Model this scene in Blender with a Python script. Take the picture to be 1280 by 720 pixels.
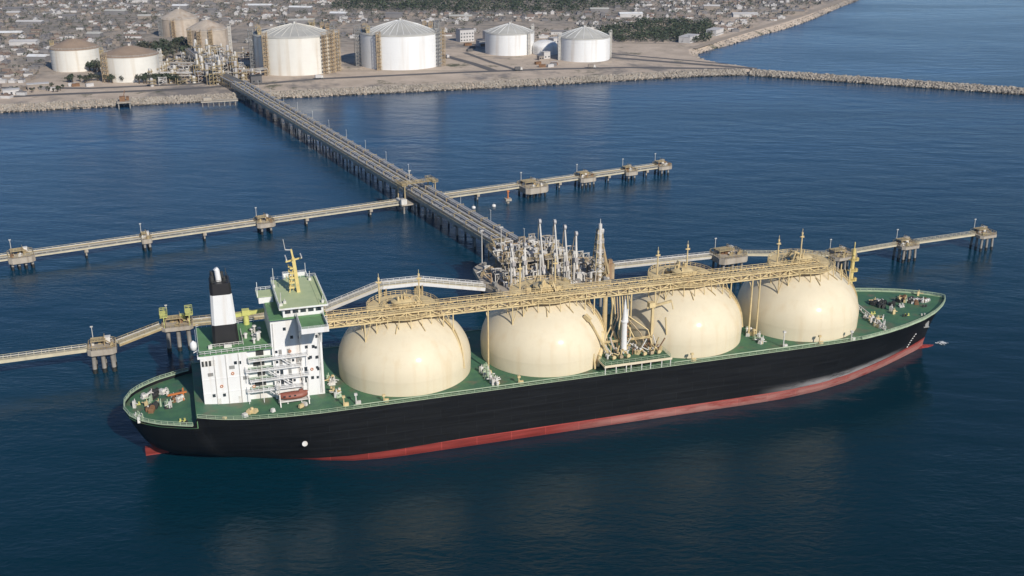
import bpy, math, random
from mathutils import Vector, Matrix
from mathutils.geometry import tessellate_polygon
R = math.radians
rnd = random.Random(7)
scene = bpy.context.scene
col = scene.collection
for o in list(bpy.data.objects): bpy.data.objects.remove(o)

# ------------------------------------------------------------------ camera, sky, sun, exposure
cd = bpy.data.cameras.new('camera'); cam = bpy.data.objects.new('camera', cd); col.objects.link(cam)
cd.sensor_width = 36; cd.lens = 38.8; cd.clip_start = 1; cd.clip_end = 20000
cam.location = (-62.1, -311.1, 161.3)
cam.rotation_euler = (R(90 - 20.36), 0, R(-17.34))
scene.camera = cam
SUN_EL, SUN_AZ = 32, 15            # azimuth: from -Y towards +X
world = bpy.data.worlds.new('World'); scene.world = world; world.use_nodes = True
wn = world.node_tree
sky = wn.nodes.new('ShaderNodeTexSky'); sky.sky_type = 'NISHITA'; sky.sun_disc = False
sky.sun_elevation = R(SUN_EL); sky.sun_rotation = R(180 - SUN_AZ)
sky.altitude = 2500; sky.air_density = 1.0; sky.dust_density = 0.0; sky.ozone_density = 4.0
wn.links.new(sky.outputs[0], wn.nodes['Background'].inputs[0])
wn.nodes['Background'].inputs[1].default_value = 0.092
sl = bpy.data.lights.new('sun', 'SUN'); sl.energy = 4.4; sl.angle = R(0.53); sl.color = (1.0, 0.93, 0.83)
sun = bpy.data.objects.new('sun', sl); col.objects.link(sun)
sd = Vector((math.sin(R(SUN_AZ)) * math.cos(R(SUN_EL)), -math.cos(R(SUN_AZ)) * math.cos(R(SUN_EL)), math.sin(R(SUN_EL))))
sun.rotation_euler = sd.to_track_quat('Z', 'Y').to_euler(); sun.location = sd * 400
scene.view_settings.view_transform = 'Standard'; scene.view_settings.look = 'None'
scene.view_settings.exposure = 0.08; scene.view_settings.gamma = 1; scene.view_settings.use_curve_mapping = False
scene.render.engine = 'CYCLES'
scene.cycles.volume_bounces = 0
scene.cycles.max_bounces = 6; scene.cycles.transparent_max_bounces = 8

# ------------------------------------------------------------------ materials
def mat(name, c, rough=.6, var=.12, scale=.5, metal=0, spec=.5, c2=None, streak=None, coat=0, bump=0):
    """painted / weathered surface: base colour broken up by two noises, optional vertical streaks"""
    m = bpy.data.materials.new(name); m.use_nodes = True
    nt = m.node_tree; N = nt.nodes; L = nt.links; b = N['Principled BSDF']
    b.inputs['Roughness'].default_value = rough; b.inputs['Metallic'].default_value = metal
    b.inputs['Specular IOR Level'].default_value = spec
    if coat: b.inputs['Coat Weight'].default_value = coat; b.inputs['Coat Roughness'].default_value = .15
    tc = N.new('ShaderNodeTexCoord')
    n1 = N.new('ShaderNodeTexNoise'); n1.inputs['Scale'].default_value = scale; n1.inputs['Detail'].default_value = 6; n1.inputs['Roughness'].default_value = .65
    L.new(tc.outputs['Object'], n1.inputs['Vector'])
    r = N.new('ShaderNodeValToRGB'); r.color_ramp.elements[0].position = .32; r.color_ramp.elements[1].position = .7
    d = c2 if c2 else tuple(x * (1 - var * 2) for x in c)
    r.color_ramp.elements[0].color = (*d, 1); r.color_ramp.elements[1].color = (*c, 1)
    L.new(n1.outputs['Fac'], r.inputs['Fac']); out = r.outputs['Color']
    if streak:
        mp = N.new('ShaderNodeMapping'); mp.inputs['Scale'].default_value = (streak[1], streak[1], streak[1] * .06)
        L.new(tc.outputs['Object'], mp.inputs['Vector'])
        n2 = N.new('ShaderNodeTexNoise'); n2.inputs['Scale'].default_value = 1; n2.inputs['Detail'].default_value = 5
        L.new(mp.outputs[0], n2.inputs['Vector'])
        r2 = N.new('ShaderNodeValToRGB'); r2.color_ramp.elements[0].position = .52; r2.color_ramp.elements[1].position = .72
        r2.color_ramp.elements[0].color = (0, 0, 0, 1); r2.color_ramp.elements[1].color = (streak[2],) * 3 + (1,)
        L.new(n2.outputs['Fac'], r2.inputs['Fac'])
        mx = N.new('ShaderNodeMixRGB'); mx.inputs[2].default_value = (*streak[0], 1)
        L.new(r2.outputs[0], mx.inputs[0]); L.new(out, mx.inputs[1]); out = mx.outputs[0]
    L.new(out, b.inputs['Base Color'])
    if bump:
        bp = N.new('ShaderNodeBump'); bp.inputs['Strength'].default_value = .5; bp.inputs['Distance'].default_value = bump
        L.new(n1.outputs['Fac'], bp.inputs['Height']); L.new(bp.outputs[0], b.inputs['Normal'])
    return m
RUST = (.22, .11, .05)
M = dict(
    cream=mat('cream_dome_paint', (.715, .630, .460), .55, .04, .12, spec=.3, streak=((.60, .46, .27), .35, .42), coat=.14),
    cream2=mat('cream_trim_paint', (.71, .56, .30), .5, .14, .4, streak=(RUST, .5, .35)),
    yellow=mat('yellow_mast_paint', (.70, .56, .22), .5, .12, .6),
    ygreen=mat('yellow_green_paint', (.62, .62, .20), .5, .12, .6),
    white=mat('white_paint', (.75, .75, .745), .42, .035, .2, streak=((.50, .40, .29), .5, .45)),
    white2=mat('white_gear_paint', (.72, .70, .66), .5, .15, .8, streak=(RUST, .8, .3)),
    deck=mat('green_deck_paint', (.072, .180, .082), .6, .16, .3, c2=(.042, .115, .070), streak=((.15, .13, .085), .22, .85)),
    deckrail=mat('pale_green_rail_paint', (.42, .52, .36), .6, .15, .4),
    roofgreen=mat('olive_roof_paint', (.47, .53, .31), .7, .1, .25, c2=(.38, .46, .26)),
    housegreen=mat('house_deck_green', (.13, .28, .12), .6, .14, .3),
    black=mat('black_funnel_paint', (.022, .020, .021), .4, .15, .4),
    red=mat('lifeboat_red', (.27, .085, .055), .55, .12, .8),
    glass=mat('dark_window_glass', (.02, .03, .04), .08, .1, .5, spec=.8),
    pipe=mat('grey_pipe', (.50, .49, .49), .5, .15, .3, streak=(RUST, .5, .3)),
    lpipe=mat('pale_pipe_cladding', (.62, .60, .56), .42, .12, .3, streak=(RUST, .5, .25)),
    steel=mat('weathered_steel', (.30, .30, .29), .6, .2, .3, streak=(RUST, .6, .4)),
    dark=mat('dark_machinery', (.05, .052, .05), .6, .25, .7),
    rust=mat('rusty_machinery', (.26, .14, .07), .75, .25, .6),
    tan=mat('tan_jetty_steel', (.50, .40, .22), .65, .2, .25, streak=(RUST, .6, .5)),
    conc=mat('jetty_concrete', (.46, .41, .34), .85, .16, .18, streak=((.2, .15, .1), .5, .55)),
    pile=mat('pile_concrete', (.32, .30, .27), .85, .2, .2, streak=((.06, .06, .05), .5, .6)),
    wetpile=mat('wet_pile', (.035, .035, .03), .5, .2, .4),
    walk=mat('walkway_deck', (.60, .54, .39), .8, .14, .3),
    tankw=mat('white_tank_wall', (.74, .72, .66), .55, .05, .06, streak=((.50, .40, .28), .18, .5)),
    tanktan=mat('weathered_tan_tank', (.52, .445, .365), .7, .15, .12, streak=((.30, .2, .12), .2, .6)),
    tankw2=mat('clean_white_tank_wall', (.78, .79, .79), .5, .04, .06, streak=((.50, .42, .34), .15, .5)),
    tankroof=mat('grey_tank_roof', (.50, .49, .45), .7, .12, .08),
    brownroof=mat('brown_tank_roof', (.34, .25, .18), .8, .12, .1),
    rustpipe=mat('rust_stained_cladding', (.52, .40, .25), .7, .25, .2, streak=(RUST, .3, .7)),
    rock=mat('armour_rock', (.43, .385, .325), .9, .25, .12, c2=(.25, .22, .185)),
    wetrock=mat('wet_rock', (.07, .062, .05), .6, .25, .2),
    asphalt=mat('old_asphalt', (.135, .125, .12), .9, .12, .06),
    dirt=mat('packed_dirt', (.40, .33, .26), .95, .1, .05),
    leaf=mat('dark_foliage', (.060, .082, .042), .85, .25, .25),
    leaf2=mat('grey_green_foliage', (.105, .11, .072), .85, .25, .25),
    bark=mat('bark', (.12, .09, .06), .9, .2, 1),
    h_white=mat('house_white', (.56, .545, .535), .8, .1, .1), h_tan=mat('house_tan', (.31, .265, .225), .85, .12, .1),
    h_grey=mat('house_grey', (.22, .21, .21), .85, .12, .1), h_terra=mat('house_terracotta', (.235, .17, .135), .85, .12, .1),
    h_dark=mat('house_dark_roof', (.13, .125, .125), .85, .12, .1),
    foam=mat('sea_foam', (.8, .82, .83), .9, .05, 2.0),
    orange=mat('orange_paint', (.55, .18, .05), .5, .1, 1),
)
def plate_seams(m, radius):
    """faint weld lines of a dome's plates: courses by height, joints by bearing"""
    nt = m.node_tree; N = nt.nodes; L = nt.links; b = N['Principled BSDF']; src = b.inputs['Base Color'].links[0].from_socket
    tc = N.new('ShaderNodeTexCoord'); sp = N.new('ShaderNodeSeparateXYZ'); L.new(tc.outputs['Object'], sp.inputs[0])
    at = N.new('ShaderNodeMath'); at.operation = 'ARCTAN2'; L.new(sp.outputs['Y'], at.inputs[0]); L.new(sp.outputs['X'], at.inputs[1])
    sc = N.new('ShaderNodeMath'); sc.operation = 'MULTIPLY'; sc.inputs[1].default_value = radius; L.new(at.outputs[0], sc.inputs[0])
    cb = N.new('ShaderNodeCombineXYZ'); L.new(sc.outputs[0], cb.inputs[0]); L.new(sp.outputs['Z'], cb.inputs[1])
    bk = N.new('ShaderNodeTexBrick'); bk.inputs['Scale'].default_value = 1; bk.inputs['Brick Width'].default_value = 5.5; bk.inputs['Row Height'].default_value = 4.4; bk.inputs['Mortar Size'].default_value = .05; bk.inputs['Mortar Smooth'].default_value = .6
    for q, v in (('Color1', .985), ('Color2', 1.0), ('Mortar', .88)): bk.inputs[q].default_value = (v, v, v * .985, 1)
    L.new(cb.outputs[0], bk.inputs['Vector'])
    mx = N.new('ShaderNodeMixRGB'); mx.blend_type = 'MULTIPLY'; mx.inputs[0].default_value = .45; L.new(src, mx.inputs[1]); L.new(bk.outputs['Color'], mx.inputs[2]); L.new(mx.outputs[0], b.inputs['Base Color'])
plate_seams(M['cream'], 20.0)
def hull_mat(name, base, scuff, zlo, zhi, x0, x1, amount):
    """ship side paint: fine vertical wear plus grey scuffing where tugs and fenders rub (a band along the side near the bow)"""
    m = bpy.data.materials.new(name); m.use_nodes = True
    nt = m.node_tree; N = nt.nodes; L = nt.links; b = N['Principled BSDF']
    b.inputs['Roughness'].default_value = .5; b.inputs['Specular IOR Level'].default_value = .12
    tc = N.new('ShaderNodeTexCoord'); sp = N.new('ShaderNodeSeparateXYZ'); L.new(tc.outputs['Object'], sp.inputs[0])
    def ramp(sock, a, bb, inv=False):
        mr = N.new('ShaderNodeMapRange'); mr.inputs[1].default_value = a; mr.inputs[2].default_value = bb
        if inv: mr.inputs[3].default_value = 1; mr.inputs[4].default_value = 0
        L.new(sock, mr.inputs[0]); return mr.outputs[0]
    def mul(p, q):
        mm = N.new('ShaderNodeMath'); mm.operation = 'MULTIPLY'; L.new(p, mm.inputs[0])
        if isinstance(q, float): mm.inputs[1].default_value = q
        else: L.new(q, mm.inputs[1])
        return mm.outputs[0]
    mp = N.new('ShaderNodeMapping'); mp.inputs['Scale'].default_value = (.06, .06, 1.1); L.new(tc.outputs['Object'], mp.inputs[0])
    n = N.new('ShaderNodeTexNoise'); n.inputs['Scale'].default_value = 1; n.inputs['Detail'].default_value = 8; n.inputs['Roughness'].default_value = .7; L.new(mp.outputs[0], n.inputs['Vector'])
    n2 = N.new('ShaderNodeTexNoise'); n2.inputs['Scale'].default_value = 1; n2.inputs['Detail'].default_value = 9; n2.inputs['Roughness'].default_value = .75
    m2 = N.new('ShaderNodeMapping'); m2.inputs['Scale'].default_value = (.10, .10, .8); L.new(tc.outputs['Object'], m2.inputs[0]); L.new(m2.outputs[0], n2.inputs['Vector'])
    mask = mul(mul(ramp(sp.outputs['X'], x0, x0 + 25), ramp(sp.outputs['X'], x1 - 18, x1, True)), mul(ramp(sp.outputs['Z'], zhi - 1.8, zhi, True), ramp(n2.outputs['Fac'], .34, .52)))
    mask = mul(mask, amount)
    mix0 = N.new('ShaderNodeMixRGB'); mix0.inputs[1].default_value = (*[c * .75 for c in base], 1); mix0.inputs[2].default_value = (*[c * 1.5 + .003 for c in base], 1)
    L.new(ramp(n.outputs['Fac'], .35, .75), mix0.inputs[0])
    cb = N.new('ShaderNodeCombineXYZ'); L.new(sp.outputs['X'], cb.inputs[0]); L.new(sp.outputs['Z'], cb.inputs[1])
    bk = N.new('ShaderNodeTexBrick'); bk.inputs['Scale'].default_value = 1; bk.inputs['Brick Width'].default_value = 11; bk.inputs['Row Height'].default_value = 2.7; bk.inputs['Mortar Size'].default_value = .09
    for q, v in (('Color1', .85), ('Color2', 1.2), ('Mortar', 1.9)): bk.inputs[q].default_value = (v, v, v, 1)
    L.new(cb.outputs[0], bk.inputs['Vector'])
    pm = N.new('ShaderNodeMixRGB'); pm.blend_type = 'MULTIPLY'; pm.inputs[0].default_value = .75; L.new(mix0.outputs[0], pm.inputs[1]); L.new(bk.outputs['Color'], pm.inputs[2]); mix0 = pm
    mix1 = N.new('ShaderNodeMixRGB'); mix1.inputs[2].default_value = (*scuff, 1)
    L.new(mask, mix1.inputs[0]); L.new(mix0.outputs[0], mix1.inputs[1]); L.new(mix1.outputs[0], b.inputs['Base Color'])
    return m
M['hull'] = hull_mat('black_hull_paint', (.0075, .0082, .009), (.30, .29, .29), 2.9, 5.6, 112, 182, .85)
M['boot'] = hull_mat('red_boot_paint', (.215, .036, .030), (.46, .30, .26), 0, 3.4, 40, 215, .45)

def sea_material():
    m = bpy.data.materials.new('sea_water'); m.use_nodes = True
    nt = m.node_tree; N = nt.nodes; L = nt.links; b = N['Principled BSDF']
    b.inputs['Base Color'].default_value = (.0002, .0115, .021, 1)
    b.inputs['IOR'].default_value = 1.333
    tc = N.new('ShaderNodeTexCoord')
    def noise(scale, det, rough, rot=0, sx=1, sy=1, dist=0):
        m0 = N.new('ShaderNodeMapping'); m0.inputs['Rotation'].default_value = (0, 0, R(rot)); L.new(tc.outputs['Object'], m0.inputs[0])
        mp = N.new('ShaderNodeMapping'); mp.inputs['Scale'].default_value = (sx, sy, 1); L.new(m0.outputs[0], mp.inputs[0])
        n = N.new('ShaderNodeTexNoise'); n.inputs['Scale'].default_value = scale; n.inputs['Detail'].default_value = det
        n.inputs['Roughness'].default_value = rough; n.inputs['Distortion'].default_value = dist
        L.new(mp.outputs[0], n.inputs['Vector']); return n.outputs['Fac']
    chop = noise(.62, 5, .6, 14, .5, 1, .3)
    swell = noise(.085, 3, .5, 24, .45, 1, .2)
    slick = noise(.006, 4, .6, 12, .35, 1, .6)
    def bump(h, dist, strength, prev=None):
        bp = N.new('ShaderNodeBump'); bp.inputs['Distance'].default_value = dist; bp.inputs['Strength'].default_value = strength
        L.new(h, bp.inputs['Height'])
        if prev: L.new(prev, bp.inputs['Normal'])
        return bp.outputs[0]
    nn = bump(chop, .26, 1.0, bump(swell, .55, 1.0)); cs = N.new('ShaderNodeMapRange'); cs.inputs[1].default_value = .36; cs.inputs[2].default_value = .62; cs.inputs[3].default_value = .30; cs.inputs[4].default_value = 1.0; L.new(slick, cs.inputs[0]); L.new(cs.outputs[0], nn.node.inputs['Strength'])
    L.new(nn, b.inputs['Normal'])
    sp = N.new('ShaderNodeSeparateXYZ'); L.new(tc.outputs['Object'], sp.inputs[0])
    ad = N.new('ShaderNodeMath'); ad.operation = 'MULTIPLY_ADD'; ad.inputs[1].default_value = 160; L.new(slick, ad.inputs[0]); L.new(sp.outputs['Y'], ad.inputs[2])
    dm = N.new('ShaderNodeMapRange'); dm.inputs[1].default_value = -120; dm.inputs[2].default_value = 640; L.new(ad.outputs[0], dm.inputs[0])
    cr = N.new('ShaderNodeValToRGB'); e = cr.color_ramp.elements; e[0].position = 0; e[0].color = (.0001, .0080, .0080, 1); e[1].position = 1; e[1].color = (.003, .050, .118, 1)  # sky reflection painted into the base colour: dark seaward, bluer towards the shore
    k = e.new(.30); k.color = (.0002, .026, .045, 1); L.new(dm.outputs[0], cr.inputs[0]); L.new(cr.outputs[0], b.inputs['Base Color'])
    mr = N.new('ShaderNodeMapRange'); mr.inputs[1].default_value = .38; mr.inputs[2].default_value = .66; mr.inputs[3].default_value = .10; mr.inputs[4].default_value = .24
    L.new(slick, mr.inputs[0]); L.new(mr.outputs[0], b.inputs['Roughness'])
    return m
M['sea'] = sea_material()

def land_material():
    m = bpy.data.materials.new('dry_coastal_land'); m.use_nodes = True
    nt = m.node_tree; N = nt.nodes; L = nt.links; b = N['Principled BSDF']; b.inputs['Roughness'].default_value = .95
    b.inputs['Specular IOR Level'].default_value = .1
    tc = N.new('ShaderNodeTexCoord')
    def noise(scale, det=6, rough=.65, sx=1, sy=1):
        mp = N.new('ShaderNodeMapping'); mp.inputs['Scale'].default_value = (sx, sy, 1); mp.inputs['Rotation'].default_value = (0, 0, R(17)); L.new(tc.outputs['Object'], mp.inputs[0])
        n = N.new('ShaderNodeTexNoise'); n.inputs['Scale'].default_value = scale; n.inputs['Detail'].default_value = det; n.inputs['Roughness'].default_value = rough
        L.new(mp.outputs[0], n.inputs['Vector']); return n.outputs['Fac']
    def mix(f, a, bb, lo, hi):
        mr = N.new('ShaderNodeMapRange'); mr.inputs[1].default_value = lo; mr.inputs[2].default_value = hi; L.new(f, mr.inputs[0])
        x = N.new('ShaderNodeMixRGB'); L.new(mr.outputs[0], x.inputs[0])
        for i, c in ((1, a), (2, bb)):
            if isinstance(c, tuple): x.inputs[i].default_value = (*c, 1)
            else: L.new(c, x.inputs[i])
        return x.outputs[0]
    c = mix(noise(.05), (.43, .355, .285), (.56, .465, .375), .35, .65)
    c = mix(noise(.011, 8, .7, 1, .6), c, (.235, .21, .19), .52, .60)
    c = mix(noise(.017, 8, .75, .8, .5), c, (.60, .53, .45), .60, .70)
    c = mix(noise(.023, 9, .8), c, (.10, .105, .065), .57, .64)
    c = mix(noise(.20, 4, .7), c, (.12, .105, .085), .64, .74)
    sp = N.new('ShaderNodeSeparateXYZ'); L.new(tc.outputs['Object'], sp.inputs[0])
    def madd(a, k, d):
        q = N.new('ShaderNodeMath'); q.operation = 'MULTIPLY_ADD'; L.new(a, q.inputs[0]); q.inputs[1].default_value = k; L.new(d, q.inputs[2]); return q.outputs[0]
    t = madd(sp.outputs['X'], -.3, madd(noise(.02, 5, .6), 170, sp.outputs['Y']))            # built-up ground: asphalt, yards, dry scrub
    mr = N.new('ShaderNodeMapRange'); mr.inputs[1].default_value = 800; mr.inputs[2].default_value = 900; L.new(t, mr.inputs[0])
    n3 = N.new('ShaderNodeMapRange'); n3.inputs[1].default_value = .34; n3.inputs[2].default_value = .50; L.new(noise(.03, 8, .7, 1, .5), n3.inputs[0])
    mu = N.new('ShaderNodeMath'); mu.operation = 'MULTIPLY'; L.new(mr.outputs[0], mu.inputs[0]); L.new(n3.outputs[0], mu.inputs[1])
    town = mix(noise(.12, 6, .7), (.185, .165, .142), (.36, .320, .275), .4, .62)
    x = N.new('ShaderNodeMixRGB'); L.new(mu.outputs[0], x.inputs[0]); L.new(c, x.inputs[1]); L.new(town, x.inputs[2]); c = x.outputs[0]
    L.new(c, b.inputs['Base Color']); return m
M['land'] = land_material()

# ------------------------------------------------------------------ mesh builder and object helpers
class MB:
    def __init__(s): s.v = []; s.f = []; s.m = []; s.sm = []
    def add(s, vs, fs, m=0, smooth=False):
        o = len(s.v); s.v += [tuple(p) for p in vs]
        for f in fs: s.f.append(tuple(i + o for i in f)); s.m.append(m); s.sm.append(smooth)
        return s
    def box(s, c, d, rz=0, m=0, top=None):
        """centre, full size; top=(sx, sy) tapers the upper face"""
        x, y, z = (k / 2 for k in d); tx, ty = top if top else (1, 1); cs, sn = math.cos(rz), math.sin(rz); vs = []
        for (a, b, e) in ((-1,-1,-1),(1,-1,-1),(1,1,-1),(-1,1,-1),(-1,-1,1),(1,-1,1),(1,1,1),(-1,1,1)):
            px, py = a * x * (tx if e > 0 else 1), b * y * (ty if e > 0 else 1)
            vs.append((c[0] + px * cs - py * sn, c[1] + px * sn + py * cs, c[2] + e * z))
        return s.add(vs, ((0,3,2,1),(4,5,6,7),(0,1,5,4),(1,2,6,5),(2,3,7,6),(3,0,4,7)), m)
    def bb(s, x0, x1, y0, y1, z0, z1, m=0): return s.box(((x0+x1)/2, (y0+y1)/2, (z0+z1)/2), (x1-x0, y1-y0, z1-z0), 0, m)
    def frame(s, p, q):
        p, q = Vector(p), Vector(q); d = (q - p).normalized()
        up = Vector((0, 0, 1)) if abs(d.z) < .95 else Vector((0, 1, 0))
        a = d.cross(up).normalized(); return p, q, a, a.cross(d).normalized()
    def beam(s, p, q, w, h=None, m=0):
        h = h or w; p, q, a, b = s.frame(p, q); a = a * w / 2; b = b * h / 2
        vs = [p-a-b, p+a-b, p+a+b, p-a+b, q-a-b, q+a-b, q+a+b, q-a+b]
        return s.add(vs, ((0,1,2,3),(7,6,5,4),(0,4,5,1),(1,5,6,2),(2,6,7,3),(3,7,4,0)), m)
    def cyl(s, p, q, r0, r1=None, n=10, m=0, caps=True):
        r1 = r0 if r1 is None else r1; p, q, a, b = s.frame(p, q); vs = []
        for c, r in ((p, r0), (q, r1)):
            for i in range(n): t = 2 * math.pi * i / n; vs.append(c + a * (r * math.cos(t)) + b * (r * math.sin(t)))
        s.add(vs, [(i, i + n, (i + 1) % n + n, (i + 1) % n) for i in range(n)], m, True)
        if caps: s.add(vs, [tuple(range(n)), tuple(range(2 * n - 1, n - 1, -1))], m)
        return s
    def path(s, pts, r, n=8, m=0):
        for a, b in zip(pts, pts[1:]): s.cyl(a, b, r, r, n, m)
        return s
    def lathe(s, prof, c=(0,0,0), n=32, m=0, smooth=True):
        vs = []; fs = []
        for (r, z) in prof:
            for i in range(n): t = 2 * math.pi * i / n; vs.append((c[0] + r * math.cos(t), c[1] + r * math.sin(t), c[2] + z))
        for k in range(len(prof) - 1):
            for i in range(n): j = (i + 1) % n; fs.append((k*n+i, k*n+j, (k+1)*n+j, (k+1)*n+i))
        return s.add(vs, fs, m, smooth)
    def rail(s, pts, h=1.1, step=2.5, t=.1, m=0, rails=2, closed=False):
        pts = [Vector(p) for p in pts]
        if closed: pts = pts + [pts[0]]
        up = Vector((0, 0, 1))
        for a, b in zip(pts, pts[1:]):
            L = (b - a).length; n = max(1, round(L / step))
            for k in range(rails): z = up * (h * (k + 1) / rails); s.beam(a + z, b + z, t, t, m)
            for i in range(n): p = a.lerp(b, i / n); s.beam(p, p + up * h, t, t, m)
        s.beam(pts[-1], pts[-1] + up * h, t, t, m); return s
    def truss(s, a, b, h, bay, t, m=0):
        """flat vertical lattice girder: two chords, posts, diagonals"""
        a, b = Vector(a), Vector(b); up = Vector((0, 0, h)); n = max(1, round((b - a).length / bay))
        s.beam(a, b, t * 1.4, t * 1.4, m); s.beam(a + up, b + up, t * 1.4, t * 1.4, m)
        for i in range(n + 1): p = a.lerp(b, i / n); s.beam(p, p + up, t, t, m)
        for i in range(n):
            p, q = a.lerp(b, i / n), a.lerp(b, (i + 1) / n)
            if i % 2: p, q = q, p
            s.beam(p, q + up, t, t, m)
        return s
    def poly(s, pts, z, m=0):
        vs = [(p[0], p[1], p[2] if len(p) > 2 else z) for p in pts]
        tr = tessellate_polygon([[Vector(v) for v in vs]]); fs = []
        for t in tr:
            a, b, c = (Vector(vs[i]) for i in t)
            fs.append(t if (b - a).cross(c - a).z > 0 else (t[0], t[2], t[1]))
        return s.add(vs, fs, m)
    def prism(s, pts, z0, z1, m=0, side=None):
        s.poly(pts, z1, m); n = len(pts); vs = [(p[0], p[1], z0) for p in pts] + [(p[0], p[1], z1) for p in pts]
        return s.add(vs, [(i, (i+1) % n, (i+1) % n + n, i + n) for i in range(n)], m if side is None else side)
    def mesh(s, name, mats):
        me = bpy.data.meshes.new(name); me.from_pydata(s.v, [], s.f)
        for k in (mats if isinstance(mats, (list, tuple)) else [mats]): me.materials.append(M[k])
        me.polygons.foreach_set('material_index', s.m); me.polygons.foreach_set('use_smooth', s.sm); me.update(); return me
    def build(s, name, mats, parent=None, loc=None):
        o = bpy.data.objects.new(name, s.mesh(name, mats)); col.objects.link(o)
        if parent: o.parent = parent
        if loc: o.location = loc
        return o
def tag(o, label=None, cat=None, group=None, kind=None):
    if label: o['label'] = label
    if cat: o['category'] = cat
    if group: o['group'] = group
    if kind: o['kind'] = kind
    return o
def thing(name, label, cat, loc=(0,0,0), rz=0, group=None):
    o = bpy.data.objects.new(name, None); o.empty_display_size = .5; col.objects.link(o); o.location = loc; o.rotation_euler.z = rz
    return tag(o, label, cat, group)
def link(name, me, parent, loc=(0,0,0), rz=0, sc=1):
    o = bpy.data.objects.new(name, me); col.objects.link(o); o.parent = parent; o.location = loc; o.rotation_euler.z = rz
    o.scale = sc if isinstance(sc, tuple) else (sc, sc, sc); return o
def copy_tree(o, parent=None):
    c = o.copy(); col.objects.link(c); c.parent = parent
    for ch in list(o.children): copy_tree(ch, c)
    return c
def interp(tab, x):
    if x <= tab[0][0]: return tab[0][1]
    for (a, p), (b, q) in zip(tab, tab[1:]):
        if x <= b: return p + (q - p) * (x - a) / (b - a)
    return tab[-1][1]
def rpt(f, n): return [f(i) for i in range(n)]

# ------------------------------------------------------------------ the setting: sea, land, roads
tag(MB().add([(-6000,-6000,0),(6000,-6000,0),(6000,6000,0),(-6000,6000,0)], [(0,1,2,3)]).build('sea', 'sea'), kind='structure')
SHORE = [(-3200,590),(-700,576),(-300,570),(-181,568),(-97,567),(9,564),(100,560),(181,557),(255,557),(323,558),(385,557),(424,551),
         (446,556),(440,580),(428,602),(423,628),(427,655),(437,678),(461,700),(493,722),(540,762),(575,790),(618,822),(659,858),(700,895),(745,940),(790,985),(840,1033),(886,1075),
         (1000,1200),(1400,1900),(2600,5200),(-3200,5200)]
def inset(pts, d):
    out = []; n = len(pts)
    for i in range(n):
        a, b, c = Vector(pts[i-1]), Vector(pts[i]), Vector(pts[(i+1) % n])
        n1 = Vector((-(b-a).y, (b-a).x)).normalized(); n2 = Vector((-(c-b).y, (c-b).x)).normalized()
        nn = (n1 + n2).normalized(); k = d / max(.5, nn.dot(n1)); out.append((b.x + nn.x * k, b.y + nn.y * k))
    return out
TOPL = inset(SHORE, 9); LZ = 4.0
land = MB().poly(TOPL, LZ)
n = len(SHORE); OUT = inset(SHORE, -5)
vs = [(p[0], p[1], LZ) for p in TOPL] + [(p[0], p[1], -2.2) for p in OUT]
land.add(vs, [(i + n, (i+1) % n + n, (i+1) % n, i) for i in range(n)])
tag(land.build('land', 'land'), kind='structure')
def strip(pts, w, z, name, m):
    mb = MB(); L = []; Rr = []
    for i, p in enumerate(pts):
        a = Vector(pts[max(0, i-1)]); b = Vector(pts[min(len(pts)-1, i+1)]); d = (b - a).normalized(); nrm = Vector((-d.y, d.x)) * w / 2
        L.append((p[0]+nrm.x, p[1]+nrm.y, z)); Rr.append((p[0]-nrm.x, p[1]-nrm.y, z))
    k = len(pts); mb.add(Rr + L, [(i, i+1, i+1+k, i+k) for i in range(k-1)])
    return tag(mb.build(name, m), kind='structure')
strip([(-300,612),(-150,612),(-60,606),(10,612),(60,622),(169,619),(260,612),(330,600),(385,578),(420,562)], 8, LZ+.05, 'road', 'asphalt')
strip([(300,690),(330,668),(360,635),(395,600),(420,575),(436,560)], 9, LZ+.06, 'road', 'asphalt')
strip([(330,700),(352,676),(376,646),(404,614),(424,590)], 5, LZ+.055, 'road', 'asphalt')
strip([(212,614),(205,660),(190,720),(180,790)], 8, LZ+.065, 'road', 'asphalt')
strip([(232,613),(222,670),(215,730)], 5, LZ+.07, 'road', 'asphalt')
strip([(-200,660),(-120,632),(-40,628),(0,640)], 7, LZ+.05, 'road', 'asphalt')
strip([(437,690),(500,745),(590,822),(690,905),(800,1010),(930,1140)], 9, LZ+.05, 'road', 'dirt')
strip([(-300,840),(-100,830),(60,850),(230,800),(360,760),(440,720)], 8, LZ+.05, 'road', 'dirt')
strip([(-300,985),(-60,1010),(120,960),(330,900),(470,850),(560,840)], 9, LZ+.052, 'road', 'dirt')

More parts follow.
